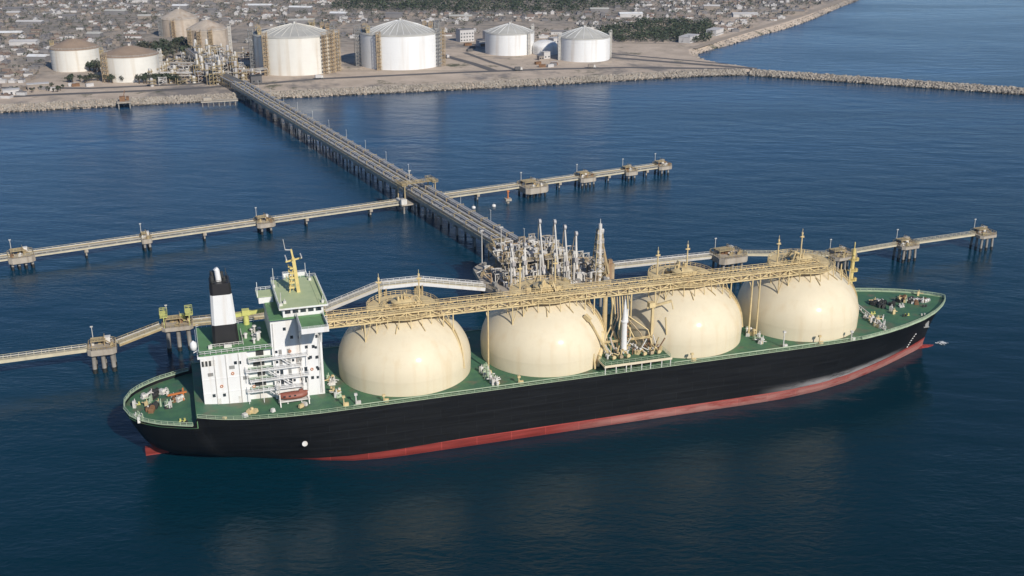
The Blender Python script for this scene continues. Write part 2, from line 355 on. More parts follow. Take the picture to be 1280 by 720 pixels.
# rock armour along the shore and the breakwater: angular boulders, too many to count
def boulder(mb, x, y, z, r, m):
    vs = []
    for a in (-1, 1):
        for b in (-1, 1):
            for c in (-1, 1):
                k = r * rnd.uniform(.55, 1.0); vs.append((a * k, b * k, c * k * .8))
    rot = Matrix.Rotation(rnd.uniform(0, 6.3), 3, 'Z') @ Matrix.Rotation(rnd.uniform(-.7, .7), 3, 'X')
    vs = [rot @ Vector(v) for v in vs]
    mb.add([(v.x + x, v.y + y, v.z + z) for v in vs], ((0,1,3,2),(4,6,7,5),(0,4,5,1),(2,3,7,6),(0,2,6,4),(1,5,7,3)), m)
def armour(line, side, rows, top, step, rr):
    """rows: (distance outward, height)"""
    mb = MB()
    for a, b in zip(line, line[1:]):
        a, b = Vector(a), Vector(b); d = b - a; L = d.length; d /= L; nrm = Vector((d.y, -d.x)) * side
        for k in range(int(L / step)):
            p = a + d * (k * step + rnd.uniform(0, step))
            for (o, z) in rows:
                o += rnd.uniform(-.9, .9); zz = z + rnd.uniform(-.35, .35)
                boulder(mb, p.x + nrm.x * o + rnd.uniform(-.6, .6), p.y + nrm.y * o, zz, rr * rnd.uniform(.65, 1.3), 1 if zz < .55 else 0)
    return mb
sh = [p for p in SHORE if -310 < p[0] < 430 and p[1] < 600]
rv = armour(sh, 1, [(-9.8, 4.0), (-8.6, 3.9), (-7.4, 3.5), (-6.2, 3.0), (-5.0, 2.5), (-3.8, 1.9), (-2.6, 1.4), (-1.4, .8), (-.3, .2)], 4, 1.15, .8).build('revetment_rocks', ['rock', 'wetrock'])
tag(rv, 'band of pale armour rocks lining the land side of the basin', 'rocks', kind='stuff')
bay = [p for p in SHORE if p[0] > 420 and 575 < p[1] < 1100]
tag(armour(bay, 1, [(-6, 3.0), (-3.0, 1.5), (-.6, .4)], 4, 5.5, .8).build('bay_shore_rocks', ['rock', 'wetrock']), 'scattered rocks along the curving bay shore beyond the breakwater', 'rocks', kind='stuff')
bw = thing('breakwater', 'long straight rubble breakwater running out to the right from the shore', 'breakwater', (440, 555, 0))
BW = [(428,556),(470,520),(590,410),(760,245),(1000,10),(1300,-300)]
def offs(line, d):
    out = []
    for i, p in enumerate(line):
        a = Vector(line[max(0, i-1)]); b = Vector(line[min(len(line)-1, i+1)]); t = (b - a).normalized(); out.append((p[0] + t.y * d, p[1] - t.x * d))
    return out
mb = MB(); prof = [(-11, -2), (-4, 3.3), (4, 3.3), (11, -2)]; rows = [offs(BW, -o) for o, z in prof]; k = len(BW)
vs = [(p[0]-440, p[1]-555, prof[j][1]) for j in range(4) for p in rows[j]]
mb.add(vs, [(j*k+i, j*k+i+1, (j+1)*k+i+1, (j+1)*k+i) for j in range(3) for i in range(k-1)]); mb.build('core', 'rock', bw)
mb = armour([(p[0]-440, p[1]-555) for p in BW[:5]], 1, [(-8.0, .3), (-6.6, 1.4), (-5.2, 2.4), (-3.6, 3.2), (-2, 3.5), (-.3, 3.6), (1.4, 3.5), (3, 3.4), (4.4, 2.9), (5.6, 2.2), (6.8, 1.4), (7.8, .8), (8.6, .2)], 4, 1.35, 1.0)
tag(mb.build('armour_rocks', ['rock', 'wetrock'], bw), kind='stuff')

# ------------------------------------------------------------------ the ship
ship = thing('gas_tanker', 'black and red hulled gas tanker with four cream domes moored at the loading platform', 'ship')
DW = [(-84,0),(-83.6,3.2),(-82.6,6.6),(-81,9.4),(-78,12.6),(-74,15.6),(-66,19.3),(-60,20.8),(-50,22.4),(-40,23.3),(-30,23.7),(128,23.7),(143,23.4),(152,22.7),(161,21.0),(170,18.6),(180,15.0),(188,10.9),(194,6.6),(197.6,3.2),(199.2,1.2),(199.8,0)]
WW = [(-71,0),(-68,1.6),(-60,4.2),(-50,9.0),(-40,14.6),(-30,19.2),(-20,22.4),(-10,23.7),(110,23.7),(122,23.4),(136,21.6),(149,18.4),(160,14.6),(170,10.6),(180,6.2),(188,2.6),(193,0)]
ZT = [(-85,17.0),(-64.7,17.0),(-63.7,19.4),(-56,18.4),(-48,17.95),(-34,17.6),(-20,17.5),(150,17.5),(180,17.9),(200,18.5)]
DX0, DX1, WX0, WX1 = -84, 199.8, -71, 193
def hull_pt(s, z):
    xd = DX0 + s * (DX1 - DX0); xw = WX0 + s * (WX1 - WX0); zt = interp(ZT, xd)
    t = max(0, min(1.05, z / zt)); g = t ** (1.15 if .28 < s < .8 else 1.5 if s >= .8 else .42 + max(0, s - .06) * 3.3)
    wd, ww = interp(DW, xd), interp(WW, xw)
    if z < 0: return xw, ww * (1 + z * .06)
    return xw + (xd - xw) * g, ww + (wd - ww) * g
xs = sorted(set([x for x, _ in DW] + [-84 + i * 2.5 for i in range(20)] + [-30 + i * 8 for i in range(20)] + [130 + i * 2.5 for i in range(28)] + [-64.7, -63.7]))
xs = [x for x in xs if -84 <= x <= 199.8]; SS = [(x - DX0) / (DX1 - DX0) for x in xs]
ZB = 2.9
def side_mesh(levels):
    mb = MB()
    for sg in (-1, 1):
        vs = []
        for s in SS:
            zt = interp(ZT, DX0 + s * (DX1 - DX0))
            for l in levels:
                z = l if l < 50 else zt
                if l == ZB: z = interp([(-80, .3), (-50, .7), (-25, 2.2), (10, 2.9), (150, 3.0), (200, 3.8)], DX0 + s * (DX1 - DX0))
                if l == 1.4: z = .5 * interp([(-80, .3), (-50, .7), (-25, 2.2), (10, 2.9), (150, 3.0), (200, 3.8)], DX0 + s * (DX1 - DX0))
                x, w = hull_pt(s, z); vs.append((x, sg * w, z))
        k = len(levels); fs = []
        for i in range(len(SS) - 1):
            for j in range(k - 1):
                f = (i*k+j, (i+1)*k+j, (i+1)*k+j+1, i*k+j+1); fs.append(f if sg < 0 else f[::-1])
        mb.add(vs, fs, 0, True)
    return mb
side_mesh([ZB, 4.5, 6.5, 9, 11.5, 14, 15.8, 99]).build('hull', 'hull', ship)
side_mesh([-5, -2, 0, 1.4, ZB]).build('boot_stripe', 'boot', ship)['label'] = 'red band of the hull along the waterline'
MB().lathe([(0,-11),(1.2,-10.4),(2.0,-8.5),(2.5,-5),(2.6,0),(2.4,5),(2.2,9)], n=16).build('bulbous_bow', 'boot', ship)
bul = bpy.data.objects['bulbous_bow']; bul.rotation_euler = (0, R(-90), 0); bul.location = (189.6, 0, -2.0)
def deck_edge(x, inn=.25):
    s = (x - DX0) / (DX1 - DX0); return max(0, interp(DW, x) - inn)
def zd(x): return 16.0 if x < -64 else interp(ZT, x) - .12
def deck_strip(x0, x1, zf, step, inn=.2):
    mb = MB(); n = int((x1 - x0) / step) + 1; vs = []
    for i in range(n + 1):
        x = x0 + (x1 - x0) * i / n; w = deck_edge(x, inn); vs += [(x, -w, zf(x)), (x, w, zf(x))]
    mb.add(vs, [(2*i, 2*i+2, 2*i+3, 2*i+1) for i in range(n)]); return mb
deck_strip(-83.8, -63.75, lambda x: 16.0, .8, .05).build('mooring_deck', 'deck', ship)
deck_strip(-63.7, 199.4, zd, 2).build('main_deck', 'deck', ship)
w = deck_edge(-63.7); MB().bb(-63.85, -63.62, -w, w, 16, 19.2).build('deck_step', 'housegreen', ship)
# bulwark cap and rails
def edge_path(x0, x1, step, sg, zf, inn=.3):
    n = max(1, int(abs(x1 - x0) / step)); return [(x0 + (x1 - x0) * i / n, sg * deck_edge(x0 + (x1 - x0) * i / n, inn), zf(x0 + (x1 - x0) * i / n)) for i in range(n + 1)]
aft = edge_path(-65, -83.7, 1.6, -1, lambda x: 17.0, 0) + edge_path(-83.7, -65, 1.6, 1, lambda x: 17.0, 0)
mb = MB()
for a, b in zip(aft, aft[1:]): mb.beam(a, b, .5, .22)
mb.rail(aft, 1.0, 1.6, .12)
mb.build('stern_railing', 'deckrail', ship)
mb = MB(); fwd = edge_path(-63.6, 199.5, 2.4, -1, zd) + edge_path(199.5, -63.6, 2.4, 1, zd)
for a, b in zip(fwd, fwd[1:]): mb.beam(a, b, .35, .3)
mb.rail(fwd, 1.15, 2.4, .09)
mb.build('deck_railing', 'deckrail', ship)
mb = MB(); bow = edge_path(150, 199.6, 1.8, -1, zd, .05) + edge_path(199.6, 150, 1.8, 1, zd, .05)
for a, b in zip(bow, bow[1:]): mb.beam((a[0], a[1], a[2]+.3), (b[0], b[1], b[2]+.3), .16, .5)
mb.rail([(p[0], p[1], p[2]+.5) for p in bow], .7, 1.8, .1)
mb.build('bow_bulwark', 'deckrail', ship)

# domes
DOMES = [0, 45.9, 93.9, 138.6]; DZ = 17.42; SK = 4.4; RB = 20.9; RH = 16.1
prof = [(RB * .979, 0), (RB * .9856, SK)] + [(RB * .985 * math.cos(R(a)), SK + RH * math.sin(R(a))) for a in [1.0] + list(range(4, 88, 4)) + [89.5]]
dome_me = MB().lathe(prof[:2], n=96).lathe(prof[1:], n=96).mesh('dome', 'cream')
def dome_z(r): return DZ + SK + RH * math.sqrt(max(0, 1 - (r / (RB * .985)) ** 2))
def crown(seed):
    rr = random.Random(seed); mb = MB(); r0, r1, z = 6.4, 11.2, 0; n = 40
    for i in range(n):
        t0, t1 = 2*math.pi*i/n, 2*math.pi*(i+1)/n; q = [(r*math.cos(t), r*math.sin(t)) for r, t in ((r0,t0),(r1,t0),(r1,t1),(r0,t1))]
        mb.add([(x, y, h) for h in (-.25, 0) for x, y in q], ((4,5,6,7),(0,3,2,1),(1,2,6,5),(3,0,4,7)))
        if i % 2 == 0:
            c, s_ = math.cos(t0), math.sin(t0); mb.beam((r1*c, r1*s_, -.2), (r1*c*1.03, r1*s_*1.03, dome_z(r1*1.03) - 38.2), .22); mb.beam((r0*c, r0*s_, -.2), (r0*c, r0*s_, dome_z(r0) - 38.2), .2)
    for r in (r0, r1): mb.rail([(r*math.cos(2*math.pi*i/20), r*math.sin(2*math.pi*i/20), 0) for i in range(20)], 1.2, 1.6, .12, closed=True)
    return mb.mesh('crown_platform', 'cream2')
def crown_house(seed):
    rr = random.Random(seed); mb = MB(); mb.cyl((0,0,-1.2), (0,0,1.7), 3.4, n=20); mb.cyl((0,0,1.7), (0,0,2.1), 3.7, n=20); mb.lathe([(3.6,2.1),(2.6,2.7),(1.2,3.0),(.01,3.1)], n=20)
    for i in range(9):
        t = rr.uniform(0, 6.28); r = rr.uniform(.8, 3); h = rr.uniform(.8, 2.2); x, y = r*math.cos(t), r*math.sin(t); mb.cyl((x,y,2), (x,y,2.2+h), rr.uniform(.15,.4), n=8)
        if rr.random() < .7: mb.path([(x,y,2+h), (x*1.6,y*1.6,2+h), (x*2.2,y*2.2,.4)], .18, 6)
    for i in range(8):
        t = rr.uniform(0, 6.28); x, y = 5*math.cos(t), 5*math.sin(t); mb.box((x, y, .1), (rr.uniform(.8,1.8), rr.uniform(.8,1.6), rr.uniform(.8,2)), t)
    return mb.mesh('crown_house', 'cream2')
def vent_mast():
    mb = MB(); mb.cyl((0,0,-.6), (0,0,8.2), .28, .22, 10); mb.cyl((0,0,8.2), (0,0,8.9), .36, .3, 10); mb.beam((-.9,0,7.4), (.9,0,7.4), .25); mb.box((0,0,7.2), (1.2,1.2,.15)); mb.beam((0,0,9),(0,0,10.2),.12); return mb.mesh('vent_mast', 'cream2')
vm = vent_mast()
for i, cx in enumerate(DOMES):
    d = link('dome', dome_me, ship, (cx, 0, DZ), R(7 * i))
    d['label'] = ['cream dome nearest the white deckhouse', 'cream dome just aft of the cargo manifold', 'cream dome just forward of the cargo manifold', 'cream dome nearest the bow'][i]
    link('crown_platform', crown(i), d, (0, 0, 38.2 - DZ)); link('crown_house', crown_house(i + 5), d, (0, 0, 38.2 - DZ))
    for dx in (-6.3, 6.3): link('vent_mast', vm, d, (dx, 5.2, 37.6 - DZ))
    mb = MB()                                                   # stairs curling down the dome's forward quarter
    pts = []
    for k in range(15):
        a = R(-20 - k * 1.6); r = 9.8 + k * .78; pts.append((r*math.cos(a), r*math.sin(a), dome_z(min(r, 20.5)) + .5 - DZ if r < 20.4 else 4))
    for a, b in zip(pts, pts[1:]): mb.beam(a, b, .9, .16)
    mb.rail(pts, 1.0, 1.5, .09, rails=2); mb.build('dome_stair', 'cream2', d)
    for k, az in enumerate((-112, -72)):
        pp = [(r*math.cos(R(az)), r*math.sin(R(az)), dome_z(r) + .3 - DZ) for r in (10, 11.5, 13)]; MB().path(pp, .14, 6).beam(pp[-1], (pp[-1][0], pp[-1][1], pp[-1][2]-1), .14).build('grab_rail', 'cream2', d)

# walkway over the domes
W = thing_part = bpy.data.objects.new('dome_walkway', None); col.objects.link(W); W.parent = ship; W.location = (0, 0, 0)
ya, yb, za, zb = -9.0, -3.8, 37.6, 39.6
x0, x1 = -26, 143
for y in (ya, yb):
    mb = MB().truss((x0, y, za), (x1, y, za), zb - za, 3.6, .28); mb.build('side_truss', 'cream2', W)
mb = MB()
for i in range(int((x1 - x0) / 1.4) + 1):
    x = x0 + i * 1.4; mb.beam((x, ya, zb), (x, yb, zb), .16); 
    if i % 3 == 0: mb.beam((x, ya, za), (x, yb, za), .22)
mb.bb(x0, x1, -6.5, -5.9, zb + .1, zb + .16); mb.build('walkway_beam', 'cream2', W)
MB().rail([(x0, ya, zb), (x1, ya, zb)], 1.2, 2.1, .12).build('walkway_rail', 'cream2', W); MB().rail([(x0, yb, zb), (x1, yb, zb)], 1.2, 2.1, .12).build('walkway_rail', 'cream2', W)
for y, z, r, m in ((-8.2, 37.9, .24, 'cream2'), (-7.2, 38.0, .2, 'rustpipe'), (-5.4, 37.9, .26, 'cream2'), (-4.5, 38.1, .2, 'rustpipe'), (-7.7, 39.9, .16, 'cream2')):
    mb = MB(); mb.cyl((x0, y, z), (x1 - 3, y, z), r, n=8); mb.build('pipe', m, W)
for cx in (24.6, 72.2, 115.4, 118.2):
    for y in (ya + .3,):
        mb = MB().cyl((cx, y, 17.4), (cx, y, za), .30, .26, 10); mb.beam((cx, y, 33), (cx, y + (2.6 if y < -6 else -2.6), 37.4), .2); mb.build('walkway_post', 'cream2', W)
for cx in DOMES:
    for dx in (-13.5, -10, 10.5, 13.5):
        z = dome_z(math.hypot(dx, ya)) - .1; MB().beam((cx+dx, ya, z), (cx+dx, ya, za), .3).beam((cx+dx, ya, z + .3), (cx+dx*.86, ya, za), .18).build('walkway_strut', 'cream2', W); MB().beam((cx+dx, yb, dome_z(math.hypot(dx, yb))-.1), (cx+dx, yb, za), .3).build('walkway_strut', 'cream2', W)

# deckhouse: aft casing, gallery gap, front block, wheelhouse
H = bpy.data.objects.new('deckhouse', None); col.objects.link(H); H.parent = ship
HY = 10.6
def zdk(x): return zd(x) - .1
mb = MB(); mb.bb(-61.2, -48.2, -HY, HY, 17.6, 34.0); mb.build('aft_casing', 'white', H)
MB().bb(-61.5, -40.9, -HY-.35, HY+.35, 34.0, 34.25).build('casing_roof', 'housegreen', H)
mb = MB(); mb.bb(-48.2, -41, -HY+1.6, HY-1.6, 17.6, 34.0); mb.build('recessed_wall', 'white', H)
mb = MB(); mb.bb(-41, -26.6, -HY, HY, 17.3, 43.0); mb.build('front_block', 'white', H)
FL = [21.4, 24.6, 27.8, 31.0]
for k, z in enumerate(FL):
    for sg in (-1, 1):
        xa, xb = (-48.0, -31.0) if k % 2 else (-49.0, -33.0)
        mb = MB(); y0 = -HY - 2.1
        mb.bb(xa, xb, min(sg*HY, sg*(HY+1.7)), max(sg*HY, sg*(HY+1.7)), z, z + .22)
        mb.bb(-48.1, -41.1, min(sg*(HY-1.55), sg*HY), max(sg*(HY-1.55), sg*HY), z, z + .2, 1)
        g = mb.build('gallery', ['white', 'housegreen'], H)
        MB().rail([(xa, sg*HY, z+.2), (xa, sg*(HY+1.6), z+.2), (xb, sg*(HY+1.6), z+.2), (xb, sg*HY, z+.2)], 1.15, 1.6, .1).build('gallery_rail', 'white', g)
        for x in (xa + .3, -44.5, xb - .3): MB().beam((x, sg*(HY+1.5), z - 3.0 if k else z - 3.6), (x, sg*(HY+1.5), z), .16).build('gallery_post', 'white', g)
        xx = -43 + (k % 2) * 4; MB().beam((xx, sg*(HY+.9), z), (xx + 3.6, sg*(HY+.9), z - 3.1), .7, .15).beam((xx, sg*(HY+1.2), z+1), (xx + 3.6, sg*(HY+1.2), z - 2.1), .1).beam((xx, sg*(HY+1.2), z), (xx, sg*(HY+1.2), z + 1), .1).beam((xx+3.6, sg*(HY+1.2), z-3.1), (xx+3.6, sg*(HY+1.2), z - 2.1), .1).build('gallery_stair', 'white', g)
        for xw in (-39.2, -36.8, -34.4, -32.2):
            if rnd.random() < .8: mb = MB().bb(xw, xw + .9, min(sg*HY, sg*(HY+.05)), max(sg*HY, sg*(HY+.05)), z + .4, z + 2.2).build('door', 'glass' if rnd.random() < .5 else 'steel', g)
        MB().bb(-46.6 + k % 2, -43.4, min(sg*(HY-1.6), sg*(HY-1.52)), max(sg*(HY-1.6), sg*(HY-1.52)), z + .5, z + 2.4).build('opening', 'dark', g)
for (x, z) in ((-58.8, 19.8+1.0), (-55.9, 20.6), (-50.8, 30.2), (-30.4, 22.6), (-28.6, 29.0), (-30.6, 29.2), (-28.4, 35.6), (-31.6, 32.6), (-29.6, 32.5), (-33.4, 36.0), (-35.6, 36.2), (-37.5, 39.0), (-30.3, 39.4), (-28.5, 25.2), (-52, 30.3)):
    for sg in (-1, 1): MB().bb(x, x + .85, min(sg*HY, sg*(HY+.06)), max(sg*HY, sg*(HY+.06)), z, z + .95).build('window', 'glass', H)
for k in range(6):
    for j in range(5): MB().bb(-26.6, -26.53, -9 + k * 3.3, -7.6 + k * 3.3, 20.5 + j * 4, 21.7 + j * 4).build('window', 'glass', H)
for z in FL:
    for x in (-40.2, -38.0, -35.6, -33.4, -31.0, -28.8):
        if rnd.random() < .75: MB().bb(x, x + .7, -HY-.05, -HY, z + 1.2, z + 2.0).build('window', 'glass', H)
for x in (-57.5, -54.2, -50.6, -40.4, -33.0, -27.4): MB().cyl((x, -HY-.22, 18), (x, -HY-.22, 33.6 if x < -45 else 41.5), .11, n=6).build('drain_pipe', 'white2', H)
for x, z in ((-56, 24.0), (-47, 22.7), (-36, 32.4), (-30, 25.9), (-52.6, 27.6)): MB().lathe([(.25,-.08),(.45,-.08),(.45,.08),(.25,.08),(.25,-.08)], n=12).build('life_ring', 'orange', H, (x, -HY-.2, z)).rotation_euler = (R(90), 0, 0)
MB().beam((-27.8, -HY-.3, 18), (-27.8, -HY-.3, 43), .08).beam((-27.2, -HY-.3, 18), (-27.2, -HY-.3, 43), .08).build('wall_ladder', 'white2', H)
for x, z in ((-59.5, 27.5), (-53.4, 29.0), (-49.8, 25.2)): MB().bb(x, x + 1.5, -HY-.14, -HY, z, z + 1.0).build('vent_grille', 'steel', H)
for x in (-57.4, -51.6): MB().bb(x, x + .9, -HY-.07, -HY, 18.2, 20.2).build('door', 'white2', H)
mb = MB(); mb.bb(-60.9, -57.2, -HY-.06, -HY, 30.6, 32.4, 0); [mb.bb(-60.9 + i*1.0, -60.3 + i*1.0, -HY-.1, -HY, 30.7, 32.3, 1) for i in range(3)]; mb.build('louvre', ['white2', 'dark'], H)
MB().bb(-61.9, -60.6, -HY-.1, HY+.1, 33.1, 33.9).build('casing_cornice', 'white', H)
MB().rail([(-61.3, -HY-.2, 34.25), (-41.2, -HY-.2, 34.25)], 1.15, 1.6, .1).rail([(-61.3, -HY-.2, 34.25), (-61.3, HY+.2, 34.25), (-41.2, HY+.2, 34.25)], 1.15, 1.6, .1).build('roof_rail', 'white', H)
for z in (22.0, 26.4): MB().bb(-61.25, -48.2, -HY-.12, -HY, z, z + .14).build('wall_ledge', 'white', H)
# bridge
mb = MB(); mb.bb(-37.2, -25.6, -11.2, 11.2, 43.25, 46.0); mb.build('wheelhouse', 'white', H)
mb = MB(); mb.bb(-41.2, -25.2, -12.2, 12.2, 43.0, 43.25); mb.build('bridge_deck', 'housegreen', H)
mb = MB(); mb.bb(-38.3, -24.3, -12.6, 12.6, 46.0, 46.45, 0); mb.bb(-38.1, -24.5, -12.4, 12.4, 46.45, 46.5, 1); mb.build('wheelhouse_roof', ['white', 'roofgreen'], H)
MB().bb(-26.9, -26.6, -12, 12, 46.5, 46.62).bb(-25.2, -25.0, -12, 12, 46.5, 47.2).build('roof_coaming', 'roofgreen', H)
MB().rail([(-38, -12.3, 46.5), (-38, 12.3, 46.5), (-24.6, 12.3, 46.5), (-24.6, -12.3, 46.5)], 1.0, 2.2, .08).build('wheelhouse_rail', 'white', H)
for k in range(11):
    MB().bb(-25.6, -25.52, -10.6 + k*1.95, -9.0 + k*1.95, 44.3, 45.6).build('window', 'glass', H)
for k in range(5):
    for sg in (-1, 1): MB().bb(-36.6 + k*2.2, -35 + k*2.2, min(sg*11.2, sg*11.27), max(sg*11.2, sg*11.27), 44.3, 45.6).build('window', 'glass', H)
for sg in (-1, 1):
    a, b = sorted((sg * 12.2, sg * 24.0)); mb = MB(); mb.bb(-33.6, -26.0, a, b, 42.7, 43.0); wg = mb.build('bridge_wing', 'white', H)
    MB().bb(-33.4, -26.2, a + .1, b - .1, 43.0, 43.04).build('wing_floor', 'housegreen', wg)
    mb = MB(); e = sg * 23.9; mb.bb(-26.15, -25.95, a, b, 42.7, 44.25).bb(-33.65, -33.45, a, b, 42.7, 44.25); mb.bb(-33.6, -26, min(e, e + sg*.2), max(e, e + sg*.2), 42.7, 44.25); mb.build('wing_bulwark', 'white', wg)
    mb = MB(); mb.rail([(-33.5, a if sg > 0 else b, 44.2), (-33.5, b if sg > 0 else a, 44.2), (-26.1, b if sg > 0 else a, 44.2)], .6, 2, .07); mb.beam((-26.3, sg*23.5, 44), (-26.3, sg*23.5, 47.3), .12); mb.build('wing_rail', 'white', wg)
    mb = MB(); pr = [(sg*10.6, 34.0), (sg*11.6, 36.8), (sg*14, 39.8), (sg*18, 41.7), (sg*23.6, 42.7), (sg*10.6, 42.7)]
    for x in (-27.0, -33.2):
        vs = [(x, y, z) for y, z in pr] + [(x + .5, y, z) for y, z in pr]; nn = len(pr)
        mb.add(vs, [tuple(range(nn)), tuple(range(2*nn-1, nn-1, -1))] + [(i, i+nn, (i+1) % nn + nn, (i+1) % nn) for i in range(nn)])
    mb.build('wing_bracket', 'white', wg)
mb = MB(); mb.bb(-42.8, -38.6, 2.4, 7.4, 43.1, 45.2, 0); mb.bb(-43.2, -38.4, 2, 7.8, 45.2, 45.4, 1); mb.rail([(-43.1, 2.1, 45.4), (-43.1, 7.7, 45.4), (-38.6, 7.7, 45.4)], 1, 1.5, .09); mb.beam((-43, 2.2, 45.4), (-43, 2.2, 50), .14); mb.build('signal_platform', ['white', 'roofgreen'], H)
# radar mast
mm = bpy.data.objects.new('radar_mast', None); col.objects.link(mm); mm.parent = ship; mm.location = (-31.2, 0, 46.5)
mb = MB().beam((0,0,0), (-.9,0,10.6), 1.0, 1.2); mb.beam((-.9,0,10.4), (-1.3,0,13.4), .5); mb.beam((-1.4, -2.6, 10.3), (-.6, 2.6, 10.3), .4); mb.beam((-3.2, -.4, 9.8), (1.6, .4, 10.4), .4); mb.beam((-2.6, 0, 0), (-1.2, 0, 7), .3); mb.beam((-1.2, 1.6, 0), (-.8, .3, 7), .25); mb.build('mast_pole', 'yellow', mm)
mb = MB(); mb.beam((-3.0,-2,10.9), (-3.0,2,10.9), .3, .5); mb.beam((1.4,-1.6,11.1), (1.4,1.8,11.1), .3, .5); mb.cyl((1.4,0,10.5),(1.4,0,11),.25); mb.cyl((-3,0,10),(-3,0,10.8),.25); mb.beam((-1.3,0,13.2), (-3.0,0,13.4), .2); mb.beam((-3.0,0,13.4), (-3.4,0,16.6), .14); mb.build('radar_scanner', 'white2', mm)
mb = MB()
for k in range(5): mb.box((-1.9 + k*.14, .2, 1.6 + k*1.5), (1.5, 1.3, .5)); mb.cyl((-2.3, .8, 1.6 + k*1.5), (-2.3, .8, 2.5 + k*1.5), .25)
mb.rail([(-3.2,-1.5,4.2), (-3.2,1.5,4.2), (0,1.5,4.2)], .9, 1.2, .08); mb.build('mast_lamp', 'yellow', mm)
mb = MB()
for (x, y, h) in ((-6.2, -10, 4), (-6.6, 6, 6), (4.5, 9, 3), (5.6, -11, 2.2), (-5.0, -8.4, 1.4)): MB().cyl((x, y, 0), (x, y, h), .1, n=6).box((x, y, .4), (.8, .8, .8)).build('antenna', 'white2', mm)
# funnel
F = bpy.data.objects.new('funnel', None); col.objects.link(F); F.parent = ship; F.location = (-53.5, -.8, 34.2)
def fun(z0, z1, m, name, grow=0):
    def sec(z):
        t = z / 19.0; return (-3.6 + .7*t - grow, 3.9 - 1.1*t + grow, -3.9 + .4*t - grow, 4.2 - .4*t + grow)
    vs = []
    for z in (z0, z1):
        a, b, c, d = sec(z); k = .7
        vs += [(a+k, c, z), (b-k, c, z), (b, c+k, z), (b, d-k, z), (b-k, d, z), (a+k, d, z), (a, d-k, z), (a, c+k, z)]
    fs = [(i, (i+1) % 8, (i+1) % 8 + 8, i + 8) for i in range(8)] + [tuple(range(8, 16))]
    return MB().add(vs, fs).build(name, m, F)
fun(0, 6.2, 'black', 'funnel_base'); fun(6.2, 15.3, 'white', 'funnel_band', .01); fun(15.3, 18.7, 'black', 'funnel_top')
mb = MB().cyl((-.2, -.6, 18), (-.5, -.6, 22.0), .85, .75, 14); mb.cyl((-.5, -.6, 21.9), (-.9, -.6, 22.5), .75, .7, 14); mb.build('exhaust_pipe', 'white', F)
for (x, y, h, r) in ((-1.7, 1.2, 21.2, .6), (.9, 1.4, 20.8, .5), (-2.0, -1.8, 20.8, .45), (1.5, -1.6, 20.2, .4)): MB().cyl((x, y, 18), (x - .2, y, h), r, r, 10).build('exhaust_pipe', 'dark', F)
MB().rail([(-2.6,-3.2,18.7), (2.3,-3.2,18.7), (2.3,3.5,18.7), (-2.6,3.5,18.7)], 1.0, 1.3, .09, closed=True).beam((2.0, 2.8, 18.7), (2.0, 2.8, 21.3), .2).build('funnel_rail', 'dark', F)
mb = MB(); mb.rail([(-4.5,-5.2,0), (4.8,-5.2,0), (4.8,5,0)], 1.1, 1.3, .12); mb.box((-4.5, -5.6, .5), (1.1, .9, 1)); mb.box((.4, -6, .5), (2.2, .8, .9)); mb.build('funnel_fence', 'white2', F)
# crane lying between funnel and bridge, pipes on casing roof
cr = MB(); cr.beam((-51, 10.2, 37.2), (-40.5, 8.8, 38.6), 1.2, 1.1); cr.cyl((-46.5, 9.6, 34.2), (-46.5, 9.6, 37.4), .9, .8, 12); cr.box((-46.5, 9.6, 38.2), (2.2, 2, 1.7)); cr.beam((-51, 10.2, 37), (-53.4, 10.6, 36), .5); cr.build('stores_crane', 'ygreen', ship)
mb = MB()
for i in range(10):
    x = rnd.uniform(-48, -42); y = rnd.uniform(-8, 8); h = rnd.uniform(.8, 2.6); mb = MB(); mb.cyl((x, y, 34.2), (x, y, 34.2 + h), rnd.uniform(.25, .5), n=9); mb.cyl((x, y, 34.2 + h), (x, y, 34.5 + h), .7, .5, 9); mb.build('roof_vent', 'white2', ship)
mb = MB(); mb.lathe([(.05,-1.7),(.8,-1.2),(1.05,-.2),(.9,.9),(.05,1.6)], (-62.6, -6.5, 35.8), 10); mb.beam((-62.8, -6.5, 33.6), (-61.3, -6.5, 34.4), .2); mb.build('life_raft', 'white', ship)
# foremast
FM = bpy.data.objects.new('foremast', None); col.objects.link(FM); FM.parent = ship; FM.location = (161, 3.0, 17.4)
mb = MB().cyl((0,0,0), (.4,0,22.5), .95, .6, 12); mb.beam((.4,0,22), (.4,0,25), .25); mb.beam((1.2,1.6,0), (.4,0,13), .4); mb.beam((-1.6,1.4,0), (.3,0,12), .35); mb.build('mast_pole', 'yellow', FM)
for z in (6.5, 11, 14.5, 18.5): MB().box((.3,-.3,z), (2.6,2.4,.25)).rail([(-1,-1.5,z+.1), (1.6,-1.5,z+.1), (1.6,.9,z+.1)], .9, 1.2, .1).box((1.4, -1, z + .6), (.7, .7, .9)).build('mast_platform', 'yellow', FM)
MB().beam((-.5,-1.8,20.4), (1.2,1.8,20.4), .3).build('mast_yard', 'yellow', FM)
